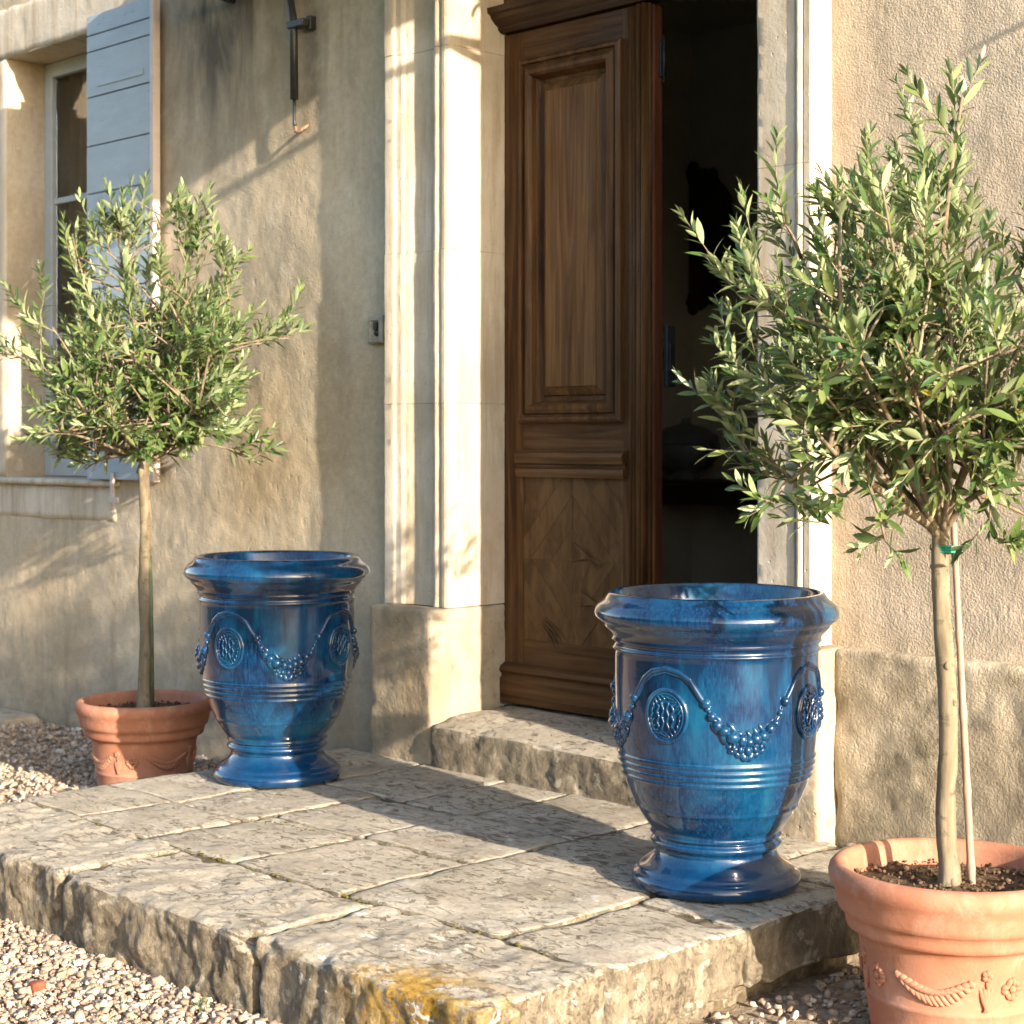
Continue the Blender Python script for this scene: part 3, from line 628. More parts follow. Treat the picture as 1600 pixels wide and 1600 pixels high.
# room behind the door
rm = MB(); rm.box(-9.4, -1.4, 4.80, 8.2, .10, .175); rm.build('interior_floor', 'dark_wood', house)
rm = MB(); rm.box(-9.4, -1.4, 8.2, 8.3, .1, 3.6); rm.box(-9.5, -9.4, 4.76, 8.3, .1, 3.6); rm.box(-1.4, -1.3, 4.76, 8.3, .1, 3.6); rm.box(-9.5, -1.3, 4.76, 8.3, 3.6, 3.7)
rm.box(-6.9, -6.8, 4.80, 8.2, .175, 3.6); rm.build('interior_wall', 'room', house)

# ------------------------------------------------------------ furniture in the hall
def IP(px, py, y):                                    # where a pixel's ray meets the plane at depth y (used while laying things out)
    u = (px-800)/2750; d = Vector((-.7133+.7009*u, .7009+.7133*u)); t = y/d.y
    return d.x*t, 1.16-(py-690)/2750*t
YB = 8.2
tx, tz = IP(1110, 750, 7.9)
tab = tag(empty('console_table', (tx, 7.95, .175)), 'dark wooden console table standing in the dim hall', 'table')
MB().box(tx-.75, tx+.75, 7.7, 8.19, tz-.035, tz, .006).build('table_top', 'dark_wood', tab)
MB().box(tx-.68, tx+.68, 7.76, 8.15, tz-.14, tz-.036, .004).build('apron', 'dark_wood', tab)
for sx in (-.66, .66):
    for y in (7.78, 8.13): MB().tube([(tx+sx, y, tz-.14), (tx+sx, y, tz-.3), (tx+sx*.98, y, .3), (tx+sx, y, .175)], [.03, .028, .016, .022], 10).build('leg', 'dark_wood', tab)
ux, uz = IP(1068, 745, 7.9)
tu = tag(empty('tureen', (ux, 7.92, tz)), 'lidded grey tureen sitting on the dark console table', 'tureen')
MB().lathe([(0, 0), (.10, 0), (.09, .02), (.07, .04), (.14, .07), (.19, .13), (.20, .19), (.19, .21), (0, .21)], 32).build('bowl', 'tureen', tu, local=True)
MB().lathe([(.20, .212), (.19, .25), (.12, .30), (.04, .32), (.025, .335), (.03, .355), (0, .37)], 32).build('lid', 'tureen', tu, local=True)
for s in (-1, 1): MB().tube([(s*.19, 0, .12), (s*.25, 0, .15), (s*.25, 0, .20), (s*.19, 0, .21)], .012, 8).build('handle', 'tureen', tu, local=True)
ox, oz = IP(1082, 372, 8.15)
om = tag(empty('oval_picture', (ox, 8.19, oz)), 'carved dark oval picture frame hanging on the hall wall', 'picture frame')
fr = MB(); pts = []
A_, B_ = .25, .36
vs = []; n = 48
for i, (s, h) in enumerate(((1.18, .0), (1.18, .03), (1.10, .05), (1.02, .035), (.96, .03), (.93, .015))):
    for k in range(n):
        t = 2*math.pi*k/n; w = 1+(.025*math.sin(12*t) if i < 3 else 0); vs.append((A_*s*w*math.cos(t), -h, B_*s*w*math.sin(t)))
fr.add(vs, [(i*n+k, i*n+(k+1) % n, (i+1)*n+(k+1) % n, (i+1)*n+k) for i in range(5) for k in range(n)], True)
for k in range(12): t = 2*math.pi*k/12; fr.ball((A_*1.16*math.cos(t), -.035, B_*1.16*math.sin(t)), (.045, .02, .045))
fr.build('frame', 'dark_wood', om, local=True)
pn = MB(); pn.add([(A_*.95*math.cos(2*math.pi*k/n), -.02, B_*.95*math.sin(2*math.pi*k/n)) for k in range(n)], [tuple(range(n))]); pn.build('picture', 'dark_wood', om, local=True)

# ------------------------------------------------------------ stone terrace, stone by stone
ter = tag(empty('stone_terrace', (-3.9, 3.3, GZ)), 'low terrace of worn limestone slabs before the doorway', kind='structure')
def stone(x0, x1, y0, y1, z0=-.15, mat='paving', res=.018, name='paving_slab', **k):
    s = rnd.randint(1, 400); gap = rnd.uniform(.0015, .0035)
    kw = dict(rad=.006, amp=.0045, side=.005, freq=6, warp=.03, seed=s, chip=.02, tilt=(rnd.uniform(-.005, .005), rnd.uniform(-.005, .005), rnd.uniform(-.003, .002))); kw.update(k)
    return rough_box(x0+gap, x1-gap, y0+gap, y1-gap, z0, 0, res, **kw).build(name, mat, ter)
F = dict(res=.009, rad=.022, amp=.008, side=.011, chip=.035, freq=9)
stone(-5.21, -4.22, 2.45, 2.87, -.26, name='kerb_stone', **F)
stone(-4.22, -3.375, 2.45, 2.86, -.26, name='kerb_stone', **F)
stone(-3.375, -2.60, 2.45, 2.86, -.26, 'paving_lichen', name='kerb_stone', **F)
E = dict(res=.013, rad=.018, side=.015, chip=.04)
for a, c in ((-5.21, -4.82), (-4.82, -4.43), (-4.43, -4.0), (-4.0, -3.53), (-3.53, -2.95)):
    stone(a, c, 2.86, 3.20 if c < -4.4 else 3.31 if c < -3.5 else 3.41)
stone(-2.95, -2.60, 2.86, 3.33, -.155, **E)
for a, c, y in ((-5.21, -4.80, 3.2), (-4.80, -4.43, 3.2), (-4.43, -4.0, 3.31), (-4.0, -3.53, 3.31)): stone(a, c, y, 3.73)
stone(-3.53, -2.95, 3.41, 3.88)
stone(-2.95, -2.60, 3.33, 3.82, -.15, **E)
for a, c, y in ((-5.21, -4.74, 3.73), (-4.74, -4.30, 3.73), (-4.30, -4.0, 3.73), (-4.0, -3.53, 3.73), (-3.53, -2.95, 3.88)): stone(a, c, y, 4.24)
stone(-2.95, -2.60, 3.82, 4.28, -.15, **E)
for i, (y0, y1) in enumerate(((2.84, 3.30), (3.30, 3.72), (3.72, 4.28))):
    rough_box(-3.1, -2.645-.02*i, y0+.006, y1-.006, -.34, -.158, .016, .02, .006, .014, 8, seed=60+i, chip=.04).build('footing_stone', 'paving', ter)
b = MB(); b.box(-5.17, -2.66, 2.52, 4.24, -.34, -.0095); b.build('mortar_bed', 'joint', ter)
# moss in the joints
ms = MB()
for _ in range(900):
    k = rnd.random()
    if k < .35: x, y = rnd.gauss(-4.28, .06), rnd.gauss(3.255, .012)
    elif k < .6: x, y = rnd.uniform(-5.1, -2.8), 2.862+rnd.gauss(0, .006)
    elif k < .8: x, y = rnd.uniform(-4.0, -3.0), 3.36+rnd.gauss(0, .03)
    else: x, y = rnd.uniform(-4.6, -3.3), 4.17+rnd.gauss(0, .02)
    r = rnd.uniform(.003, .009); ms.ball((x, y, -.012+rnd.uniform(-.004, .008)), (r, r, r*.6), n=5, m=3)
tag(ms.build('moss', 'moss'), 'brown-green moss growing in the joints of the slabs', 'moss', kind='stuff')

# ------------------------------------------------------------ gravel
def ico(sub):
    bm = bmesh.new(); bmesh.ops.create_icosphere(bm, subdivisions=sub, radius=1)
    v = np.array([q.co[:] for q in bm.verts]); f = np.array([[q.index for q in p.verts] for p in bm.faces]); bm.free(); return v, f
rs = np.random.RandomState(5)
def scatter(name, spots, smin, smax, sub):
    v0, f0 = ico(sub); n = len(spots); nv = len(v0)
    q = rs.randn(n, 4); q /= np.linalg.norm(q, axis=1)[:, None]; w, x, y, z = q.T
    M = np.stack([np.stack([1-2*(y*y+z*z), 2*(x*y-z*w), 2*(x*z+y*w)], -1), np.stack([2*(x*y+z*w), 1-2*(x*x+z*z), 2*(y*z-x*w)], -1), np.stack([2*(x*z-y*w), 2*(y*z+x*w), 1-2*(x*x+y*y)], -1)], 1)
    s = rs.uniform(smin, smax, (n, 1))*np.exp(rs.randn(n, 1)*.22)*.5; ax = np.stack([rs.uniform(.8, 1.25, n), rs.uniform(.7, 1, n), rs.uniform(.5, .8, n)], 1)*s
    jit = 1+.22*rs.randn(8, nv, 1); base = v0[None]*np.clip(jit, .7, 1.35); V = base[rs.randint(0, 8, n)]*ax[:, None, :]
    yaw = rs.uniform(0, 6.28, n)
    V = np.einsum('nij,nvj->nvi', M, V); V[:, :, 2] *= .8; V += np.array(spots)[:, None, :]
    Fc = (f0[None]+np.arange(n)[:, None, None]*nv).reshape(-1, 3)
    me = bpy.data.meshes.new(name); me.vertices.add(n*nv); me.vertices.foreach_set('co', V.reshape(-1).astype(np.float32))
    me.loops.add(len(Fc)*3); me.loops.foreach_set('vertex_index', Fc.reshape(-1).astype(np.int32))
    me.polygons.add(len(Fc)); me.polygons.foreach_set('loop_start', np.arange(0, len(Fc)*3, 3, dtype=np.int32))
    me.polygons.foreach_set('use_smooth', np.full(len(Fc), sub > 0))
    pal = np.array([(.50, .395, .295), (.58, .475, .375), (.40, .29, .20), (.45, .33, .24), (.62, .54, .45), (.30, .22, .16), (.50, .36, .265)])
    c = pal[rs.randint(0, len(pal), n)]*rs.uniform(.58, .98, (n, 1)); c = np.repeat(np.concatenate([c, np.ones((n, 1))], 1), nv, 0)
    at = me.attributes.new('tint', 'FLOAT_COLOR', 'POINT'); at.data.foreach_set('color', c.reshape(-1).astype(np.float32))
    me.materials.append(MT['pebble']); me.update(calc_edges=True); me.validate()
    return me
def region(n, x0, x1, y0, y1, zs=(.0, .012)):
    return [(a, b, GZ+c) for a, b, c in zip(rs.uniform(x0, x1, n), rs.uniform(y0, y1, n), rs.uniform(*zs, n))]
near = region(10000, -5.3, -2.5, 1.75, 2.47, (.0, .018)) + region(1500, -2.62, -1.7, 2.6, 4.26, (.0, .012)) + [(x, 2.44-abs(rs.randn())*.05, GZ+.012+abs(rs.randn())*.006) for x in rs.uniform(-5.2, -2.6, 500)]
far = region(13000, -9.2, -5.18, 2.3, 4.34, (0, .016)) + region(1500, -7, -2, 1.15, 1.8)
fines = region(9000, -5.0, -2.6, 1.7, 2.5, (.004, .016))
for nm, sp, a, c, sb in (('gravel_fines', fines, .004, .010, 1), ('gravel', near, .011, .026, 2), ('gravel', far, .015, .030, 1)):
    o = bpy.data.objects.new(nm, scatter(nm, sp, a, c, sb)); COL.objects.link(o)
    tag(o, 'pale cream gravel in front of the stone terrace' if sb == 2 else 'fine grit between the pebbles before the terrace' if nm == 'gravel_fines' else 'shaded pale gravel along the foot of the stucco wall', 'gravel', kind='stuff')
# low edging stone, brick chip, grass tuft
o = rough_box(-8.9, -7.62, 4.12, 4.33, GZ-.05, GZ+.045, .025, .02, .006, .008, 8, seed=71, chip=.03).build('edging_stone', 'plinth_stone'); tag(o, 'low weathered stone lying along the foot of the wall under the window', 'stone')
o = rough_box(-3.915, -3.885, 2.18, 2.215, GZ+.012, GZ+.035, .007, .006, .003, .003, 30, seed=72).build('brick_chip', 'dead_leaf'); tag(o, 'small rust-red brick chip lying on the pale gravel', 'brick chip')
def tuft(loc, n, h, label):
    m = MB()
    for _ in range(n):
        a = rnd.uniform(0, 6.28); r = rnd.uniform(0, .035); L = h*rnd.uniform(.5, 1.1); b = Vector((r*math.cos(a), r*math.sin(a), 0)); d = Vector((math.cos(a), math.sin(a), 0))*rnd.uniform(.2, .9); w = Vector((-math.sin(a), math.cos(a), 0))*.0022
        p = [b+d*L*t*t+Vector((0, 0, L*(t-.25*t*t))) for t in (0, .4, .75, 1)]
        m.add([p[0]-w, p[0]+w, p[1]-w*.9, p[1]+w*.9, p[2]-w*.6, p[2]+w*.6, p[3]], [(0, 1, 3, 2), (2, 3, 5, 4), (4, 5, 6)], True)
    o = m.build('grass_tuft', 'grass', local=True); o.location = loc; tag(o, label, 'grass tuft')
tuft((-4.50, 2.38, GZ+.008), 110, .05, 'green grass tuft in gravel at the foot of the left kerb stone')
tuft((-3.50, 2.40, GZ+.008), 26, .035, 'tiny sparse green weed in the gravel beside the middle kerb stone')

# ------------------------------------------------------------ glazed urns
UP = [(0, .004), (.200, .004), (.213, .0), (.219, .008), (.221, .018), (.219, .030), (.212, .038), (.204, .041), (.203, .047), (.198, .052), (.188, .058), (.176, .066), (.166, .076), (.160, .086),
      (.157, .096), (.158, .102), (.164, .105), (.169, .110), (.172, .117), (.167, .123), (.162, .126), (.162, .130), (.168, .133), (.173, .138), (.170, .144), (.170, .149), (.177, .157), (.190, .175), (.203, .196), (.2075, .205), (.2125, .209), (.2155, .215), (.2155, .219), (.2175, .223), (.226, .243), (.236, .268), (.2415, .285), (.2445, .289), (.2495, .294), (.2465, .299), (.2455, .302), (.2495, .306), (.2535, .311), (.2505, .316), (.2495, .319), (.2535, .323),
      (.258, .328), (.2545, .333), (.2535, .336), (.2565, .340), (.260, .345), (.2565, .350), (.256, .354), (.259, .375), (.262, .410), (.264, .450), (.265, .500), (.2655, .550), (.2655, .600), (.266, .612), (.2685, .615), (.2725, .619), (.2685, .623), (.266, .626), (.267, .634), (.270, .637), (.2745, .641), (.271, .646),
      (.274, .652), (.280, .660), (.289, .669), (.296, .676), (.297, .680), (.304, .688), (.313, .694), (.3185, .702), (.3195, .711), (.3175, .720), (.3115, .730), (.303, .738), (.295, .744), (.2895, .7495), (.2860, .7545), (.2835, .7590), (.2795, .7630), (.274, .7645), (.268, .762), (.2645, .754), (.262, .745), (.258, .735), (.249, .70), (.246, .64), (.244, .55), (.240, .45), (.232, .36), (.15, .34), (0, .335)]
outer = [(z, r) for r, z in UP[15:76]]
def UR(z):
    for (za, ra), (zb, rb) in zip(outer, outer[1:]):
        if za <= z <= zb and zb > za: return ra+(rb-ra)*(z-za)/(zb-za)
    return .265
def UPt(th, z, off=0.):
    r = UR(z)+off; return Vector((r*math.cos(th), r*math.sin(th), z))
def make_urn(loc, rot, label):
    root = tag(empty('glazed_urn', loc), label, 'urn', 'blue glazed urns on the terrace'); root.rotation_euler.z = rot
    body = MB().lathe(UP, 160).build('body', 'glaze', root, local=True)
    ed = body.data.attributes.new('edge', 'FLOAT', 'POINT')
    hot = {.764: 1., .765: 1., .762: .8, .756: .3, .018: .5, .097: .5, .0: .9}
    ed.data.foreach_set('value', [hot.get(round(v[2], 3), 0.) for v in [q.co for q in body.data.vertices]])
    MH = .470
    for q in range(4):
        t0 = q*math.pi/2
        flat = lambda a, z, off: UPt(t0+a/.265, z, off)
        m = MB()
        for (ra, rz, rad) in ((.056, .066, .0060), (.046, .056, .0035)):
            m.tube([flat(ra*math.cos(t), MH+rz*math.sin(t), .002) for t in np.linspace(0, 2*math.pi, 41)], rad, 8, False)
        m.add([flat(0, MH, .005)]+[flat(.052*math.cos(t), MH+.062*math.sin(t), .0035) for t in np.linspace(0, 2*math.pi, 33)[:-1]], [(0, 1+k, 1+(k+1) % 32) for k in range(32)], True)
        for k in range(22):                                          # wreath of small leaves
            t = 2*math.pi*k/22; rot_ = Matrix.Rotation(t0, 3, 'Z') @ Matrix.Rotation(-t-.5, 3, 'X')
            m.ball(flat(.039*math.cos(t), MH+.048*math.sin(t), .006), (.0025, .0028, .0085), rot_, 6, 4)
        for a in (-.020, -.007, .007, .020):                           # wavy bars
            h = .036*math.sqrt(1-(a/.034)**2)
            m.tube([flat(a+.0028*math.sin(s*7+a*200), MH+h*s, .006) for s in np.linspace(-1, 1, 15)], .0030, 6)
        m.build('medallion', 'glaze', root, local=True)
        # cord over the medallion, garland to the next one
        arch = [(-.105, .505), (-.098, .512), (-.085, .530), (-.066, .560), (-.04, .580), (0, .590), (.04, .580), (.066, .560), (.085, .530), (.098, .512), (.105, .505)]
        m = MB(); dense = []
        for i in range(len(arch)-1):
            for t in (0, .5): dense.append((arch[i][0]+(arch[i+1][0]-arch[i][0])*t, arch[i][1]+(arch[i+1][1]-arch[i][1])*t))
        dense.append(arch[-1]); m.tube([flat(a, z, .001) for a, z in dense], .0075, 8)
        m.tube([flat(a*1.0, z-.010, .0) for a, z in dense], .004, 6); m.build('arched_cord', 'glaze', root, local=True)
        m = MB(); L = .265*math.pi/2; r2 = random.Random(q+3)
        G = lambda u: (.105+(L-.21)*u, .505-.092*(1-(2*u-1)**2)**.8)
        m.tube([flat(*G(k_/24), .0) for k_ in range(25)], [.004+.004*math.sin(math.pi*k_/24) for k_ in range(25)], 8)
        u = .02
        while u < .99:                                                # beads and buds growing towards the middle
            w = math.sin(math.pi*u); a, z = G(u); rr_ = (.0085+.0105*w)*r2.uniform(.75, 1.2)
            m.ball(flat(a, z+r2.uniform(-.003, .003), .001), (rr_, rr_, rr_*r2.uniform(.8, 1.2)), Matrix.Rotation(r2.uniform(0, 3), 3, 'Z'), 8, 6)
            for _ in range(2):
                if r2.random() < w:
                    m.ball(flat(a+r2.uniform(-.006, .006), z-r2.uniform(.006, .026)*w, .0), (rr_*.6, rr_*r2.uniform(.5, .8), rr_*r2.uniform(.9, 1.5)), Matrix.Rotation(t0+a/.265, 3, 'Z') @ Matrix.Rotation(r2.uniform(-.9, .9), 3, 'X'), 7, 5)
            for sg in (-1, 1):                                        # small leaves either side of the chain
                if r2.random() < .35+.65*w:
                    m.ball(flat(a+r2.uniform(-.003, .003), z+sg*rr_*1.05, -.001), (rr_*.38, rr_*.5, rr_*1.15), Matrix.Rotation(t0+a/.265, 3, 'Z') @ Matrix.Rotation(sg*r2.uniform(.4, 1.2), 3, 'X'), 7, 5)
            u += rr_*1.2/(L-.21)
        for uu, rad_ in ((.5, .026), (.33, .017), (.67, .017), (.41, .020), (.59, .020)):  # roses with petals
            a, z = G(uu); z -= .022; rm_ = Matrix.Rotation(t0+a/.265, 3, 'Z'); m.ball(flat(a, z, .006), (rad_*.4, rad_*.36, rad_*.5), None, 8, 6)
            for k in range(6):
                an = k*math.pi/3; m.ball(flat(a+rad_*.62*math.cos(an), z+rad_*.78*math.sin(an), .001), (rad_*.32, rad_*.42, rad_*.52), rm_ @ Matrix.Rotation(math.pi/2-an, 3, 'X'), 8, 6)
        for s in (-.004, 1.004): m.ball(flat(.105+(L-.21)*s, .507, .003), (.011, .013, .013), n=10, m=8)
        m.build('garland', 'glaze', root, local=True)
    return root
make_urn((-4.90, 3.68, .004), R(-74), 'farther blue glazed urn beside the small potted olive and left pillar')
make_urn((-2.92, 3.62, .004), R(-79), 'nearer blue glazed urn near the right edge of the terrace, by the big terracotta pot')

# ------------------------------------------------------------ terracotta pots
PP = [(0, .0), (.175, .0), (.183, .004), (.186, .012), (.1905, .05), (.196, .092), (.199, .096), (.2005, .101), (.199, .106), (.1975, .109), (.205, .16), (.213, .222), (.217, .233), (.224, .240), (.232, .243), (.240, .247), (.243, .256), (.2445, .268),
      (.247, .278), (.253, .283), (.259, .288), (.262, .298), (.266, .318), (.270, .334), (.2765, .344), (.281, .355), (.282, .367), (.279, .378), (.272, .386), (.262, .390), (.252, .388), (.245, .381), (.241, .37), (.236, .33)]
def PR(z):
    pr = [(b, a) for a, b in PP[4:12]]
    for (za, ra), (zb, rb) in zip(pr, pr[1:]):
        if za <= z <= zb: return ra+(rb-ra)*(z-za)/(zb-za)
    return .2
def make_pot(loc, scale, rot, label):
    root = tag(empty('terracotta_pot', loc), label, 'plant pot', 'terracotta pots with olives'); root.scale = (scale,)*3; root.rotation_euler.z = rot
    MB().lathe(PP, 112).build('body', 'terracotta', root, local=True)
    pt = lambda th, z, off=0.: Vector(((PR(z)+off)*math.cos(th), (PR(z)+off)*math.sin(th), z))
    def lump(m, th, z, rx, rz, ang, off=.001):
        m.ball(pt(th, z, off), (.0065, rx*1.25, rz*1.2), Matrix.Rotation(th, 3, 'Z') @ Matrix.Rotation(ang, 3, 'X'), 8, 6)
    for q in range(4):
        t0 = q*math.pi/2; r2 = random.Random(q); m = MB()
        for i in range(15):
            s = i/14; th = t0+.20+.80*s; z = .178-.034*math.sin(math.pi*s)
            for sgn in (-1, 1): lump(m, th, z+sgn*.009*math.sin(math.pi*s)**.5-.002, .0062, .015*(0.6+.4*math.sin(math.pi*s)), R(70+sgn*28))
        m.build('leaf_swag', 'terracotta', root, local=True)
        m = MB(); th = t0+1.16
        for k in range(5): lump(m, th+.032*math.cos(k*1.257), .193+.0075*math.sin(k*1.257), .006, .006, 0)
        m.tube([pt(th, .185, .001), pt(th, .165, .002)], .0035, 6)
        for a in (-26, -9, 9, 26): lump(m, th+a*.0011, .145-abs(a)*.0002, .006, .026, R(-a*.7))
        m.build('tassel', 'terracotta', root, local=True)
        m = MB(); th = t0+1.16+.30
        for k in range(9): a = 2*math.pi*k/9; lump(m, th+.017*math.cos(a)/.2, .160+.017*math.sin(a), .0058, .0095, math.pi/2-a)
        lump(m, th, .160, .0075, .0075, 0, .003); m.build('rosette', 'terracotta', root, local=True)
    # soil with crumbs
    m = MB(); vs = [(0, 0, .335)]; n = 40; nr = 14
    for i in range(1, nr+1):
        for k in range(n):
            a = 2*math.pi*k/n; r = .237*i/nr; p = Vector((r*math.cos(a), r*math.sin(a), 0))
            vs.append((p.x, p.y, .333+.010*fbm(p*16+Vector((loc[0], 0, 0)), 4)+(.012*(1-r/.08) if r < .08 else 0)))
    fs = [(0, 1+k, 1+(k+1) % n) for k in range(n)]+[(1+i*n+k, 1+(i+1)*n+k, 1+(i+1)*n+(k+1) % n, 1+i*n+(k+1) % n) for i in range(nr-1) for k in range(n)]
    m.add(vs, fs, True)
    for _ in range(420):
        a = rnd.uniform(0, 6.28); r = .232*math.sqrt(rnd.random()); s = rnd.uniform(.002, .0075)*(1.5 if rnd.random() < .08 else 1)
        m.ball((r*math.cos(a), r*math.sin(a), .338+.008*rnd.random()), (s, s*rnd.uniform(.6, 1), s*.7), Matrix.Rotation(rnd.random()*6, 3, 'Z'), 5, 3)
    m.build('soil', 'soil', root, local=True)
    return root
LP, RP = Vector((-5.845, 3.754, GZ+.004)), Vector((-2.17, 3.55, GZ+.004))
make_pot(RP, 1.0, R(-15), 'larger looking terracotta pot cut by the right edge, with swag, tassel and rosette relief')
make_pot(LP, .935, R(-40), 'terracotta pot half in shade behind the farther blue urn, on the shaded gravel')

# ------------------------------------------------------------ olive trees
def leaf_rows(L, w, curl):
    rows = [(0, .12), (.22, .72), (.48, 1.), (.74, .74), (1., .0)]
    vs = []
    for t, k in rows:
        z = -curl*L*t*t
        if k == 0: vs.append((0, L*t, z))
        else: vs += [(-w*k/2, L*t, z+w*k*.16), (0, L*t, z), (w*k/2, L*t, z+w*k*.16)]
    fs = []
    for r in range(3):
        a = r*3; fs += [(a, a+1, a+4, a+3), (a+1, a+2, a+5, a+4)]
    fs += [(9, 10, 12), (10, 11, 12)]
    return np.array(vs), fs
LEAVES = [leaf_rows(1, w, c) for w, c in ((.23, .10), (.27, .02), (.21, .22), (.29, .14))]
LEAF_ME = []
for vs, fs in LEAVES:
    me = bpy.data.meshes.new('leaf'); me.from_pydata([tuple(v) for v in vs], [], fs); me.polygons.foreach_set('use_smooth', [True]*len(fs))
    at = me.attributes.new('tint', 'FLOAT', 'POINT'); at.data.foreach_set('value', [0.]*len(vs)); me.materials.append(MT['leaf']); LEAF_ME.append(me)
CAM = Vector((0, 0, 1.16))
def make_tree(base, trunk, trad, prof, seed, label, n_limb, n_sec, n_shoot, leafL, tips):
    rd = random.Random(seed); root = tag(empty('olive_tree', base), label, 'olive tree', 'potted olive trees')
    top = Vector(trunk[-1])
    def hw(z):
        for (za, ra), (zb, rb) in zip(prof, prof[1:]):
            if za <= z <= zb: return ra+(rb-ra)*(z-za)/(zb-za)
        return 0.
    zlo, zhi = prof[0][0], prof[-1][0]; ctr = Vector((top.x, top.y, zlo+.42*(zhi-zlo)))
    tm = MB(); n = len(trunk); dense = []; rads = []
    for i in range(n-1):
        for t in np.linspace(0, 1, 7)[:-1]:
            p = Vector(trunk[i]).lerp(Vector(trunk[i+1]), t); s = (i+t)/(n-1)
            p += Vector((noise.noise(Vector((seed, s*5, 0))), noise.noise(Vector((s*5, seed, 3))), 0))*.006
            dense.append(p); rads.append((trad*(1-.22*s)+.5*trad*math.exp(-s*22))*(1+.16*noise.noise(Vector((s*17, seed, 9)))))
    dense.append(top); rads.append(trad*.8); tm.tube(dense, rads, 14)
    tm.ball(dense[2]+Vector((trad*.7, -trad*.5, 0)), (trad*.4, trad*.4, trad*.7)); tm.ball(dense[len(dense)//2]+Vector((trad*.8, 0, 0)), (trad*.25, trad*.2, trad*.5))
    for _ in range(7):
        i = rd.randint(3, len(dense)-5); a = rd.uniform(0, 6.28); kr = trad*rd.uniform(.14, .30)
        tm.ball(dense[i]+Vector((math.cos(a), math.sin(a), 0))*rads[i]*.92, (kr, kr, kr*1.5), None, 10, 8)
    tm.build('trunk', 'bark', root, local=True)
    bm_ = MB(); leaves = []; knots = []
    def bez(a, b, c, n): return [a*(1-t)**2+b*2*t*(1-t)+c*t*t for t in np.linspace(0, 1, n)]
    def inside():
        while True:
            z = rd.uniform(zlo+.05, zhi-.03); a = rd.uniform(0, 2*math.pi); h = hw(z)
            if rd.random() > (h/.62)+.15: continue
            return Vector((top.x+h*math.cos(a)*math.sqrt(rd.uniform(.25, .9)), top.y+h*math.sin(a)*math.sqrt(rd.uniform(.25, .9)), z))
    def shoot(p, d, L):
        d = d.normalized(); n = max(4, int(L/.019)); pts = [p]; q = p.copy(); dd = d.copy()
        for i in range(n):
            dd = (dd+Vector((rd.gauss(0, .07), rd.gauss(0, .07), rd.gauss(0, .05)+.035))).normalized(); q = q+dd*(L/n); pts.append(q.copy())
        bm_.tube(pts[::2] if len(pts) > 5 else pts, [max(.0009, .0022*(1-i/len(pts[::2] if len(pts) > 5 else pts)*.7)) for i in range(len(pts[::2] if len(pts) > 5 else pts))], 5, False)
        side = dd.orthogonal().normalized(); ph = rd.uniform(0, 6.28)
        for i in range(1, n+1):
            t = i/n; ax = (pts[i]-pts[i-1]).normalized(); ph += math.pi/2+rd.uniform(-.3, .3)
            for s in (0, math.pi):
                if rd.random() < .10: continue
                sd = side.copy(); sd.rotate(Matrix.Rotation(ph+s, 3, ax)); sd = (sd-ax*sd.dot(ax)).normalized()
                open_ = rd.uniform(.55, 1.15)*(1-.45*t); ld = (ax*math.cos(open_)+sd*math.sin(open_)).normalized()
                ll = leafL*rd.uniform(.70, 1.18)*(1-.45*max(0, t-.6)/.4); leaves.append((pts[i], ld, ax, ll))
        leaves.append((pts[-1], dd, side, leafL*.6))
    def shoots_along(pts, m, lo):
        for _ in range(m):
            t = rd.uniform(lo, 1); i = min(int(t*(len(pts)-1)), len(pts)-2); p = pts[i].lerp(pts[i+1], t*(len(pts)-1)-i)
            out = (p-ctr); out.z *= .7; out = out.normalized() if out.length > .05 else Vector((0, 0, 1))
            d = out*.75+Vector((0, 0, .62))+Vector((rd.gauss(0, .42), rd.gauss(0, .42), rd.gauss(0, .30)))
            L = rd.uniform(.09, .21); e = p+d.normalized()*L; rr = math.hypot(e.x-top.x, e.y-top.y)
            if rr > hw(min(max(e.z, zlo), zhi-.001))+.05 or e.z > zhi+.02 or e.z < zlo-.04: L *= .5
            shoot(p, d, L)
    for k in range(n_limb):
        tgt = inside(); st = dense[-1-rd.randint(0, 3)].copy()
        midp = st.lerp(tgt, .45)+Vector((rd.gauss(0, .03), rd.gauss(0, .03), .02+.08*rd.random())); pts = bez(st, midp, tgt, 12); knots += pts[5:]
        r0 = trad*rd.uniform(.32, .58); bm_.tube(pts, [r0*(1-.72*i/11) for i in range(12)], 8)
        for _ in range(n_sec):
            t = rd.uniform(.28, .95); p = pts[int(t*11)]; tg = inside(); v = tg-p
            if v.length > .38: v = v*(.38/v.length)
            v.z = max(v.z, -.16); e = p+v; knots.append(e); q = bez(p, p.lerp(e, .5)+Vector((0, 0, .03))+Vector((rd.gauss(0, .02), rd.gauss(0, .02), 0)), e, 7)
            bm_.tube(q, [r0*.42*(1-.7*i/6)+.001 for i in range(7)], 6); shoots_along(q, n_shoot, .15)
        shoots_along(pts, n_shoot+1, .5)
    for (dx, dy, z0, z1) in tips:                                   # long leaders that break the outline
        e = Vector((top.x+dx, top.y+dy, z0)); a = min(knots, key=lambda k_: (k_-e).length+2*max(0, k_.z-z0+.05)); q = bez(a, a.lerp(e, .5)+Vector((0, 0, .02)), e, 6)
        bm_.tube(q, [.005, .0045, .004, .0035, .003, .0022], 6); d = (e-a).normalized()*.6+Vector((0, 0, .4)); shoot(e, d, z1-z0); shoots_along(q, 3, .3)
    bm_.build('branches', 'bark', root, local=True)
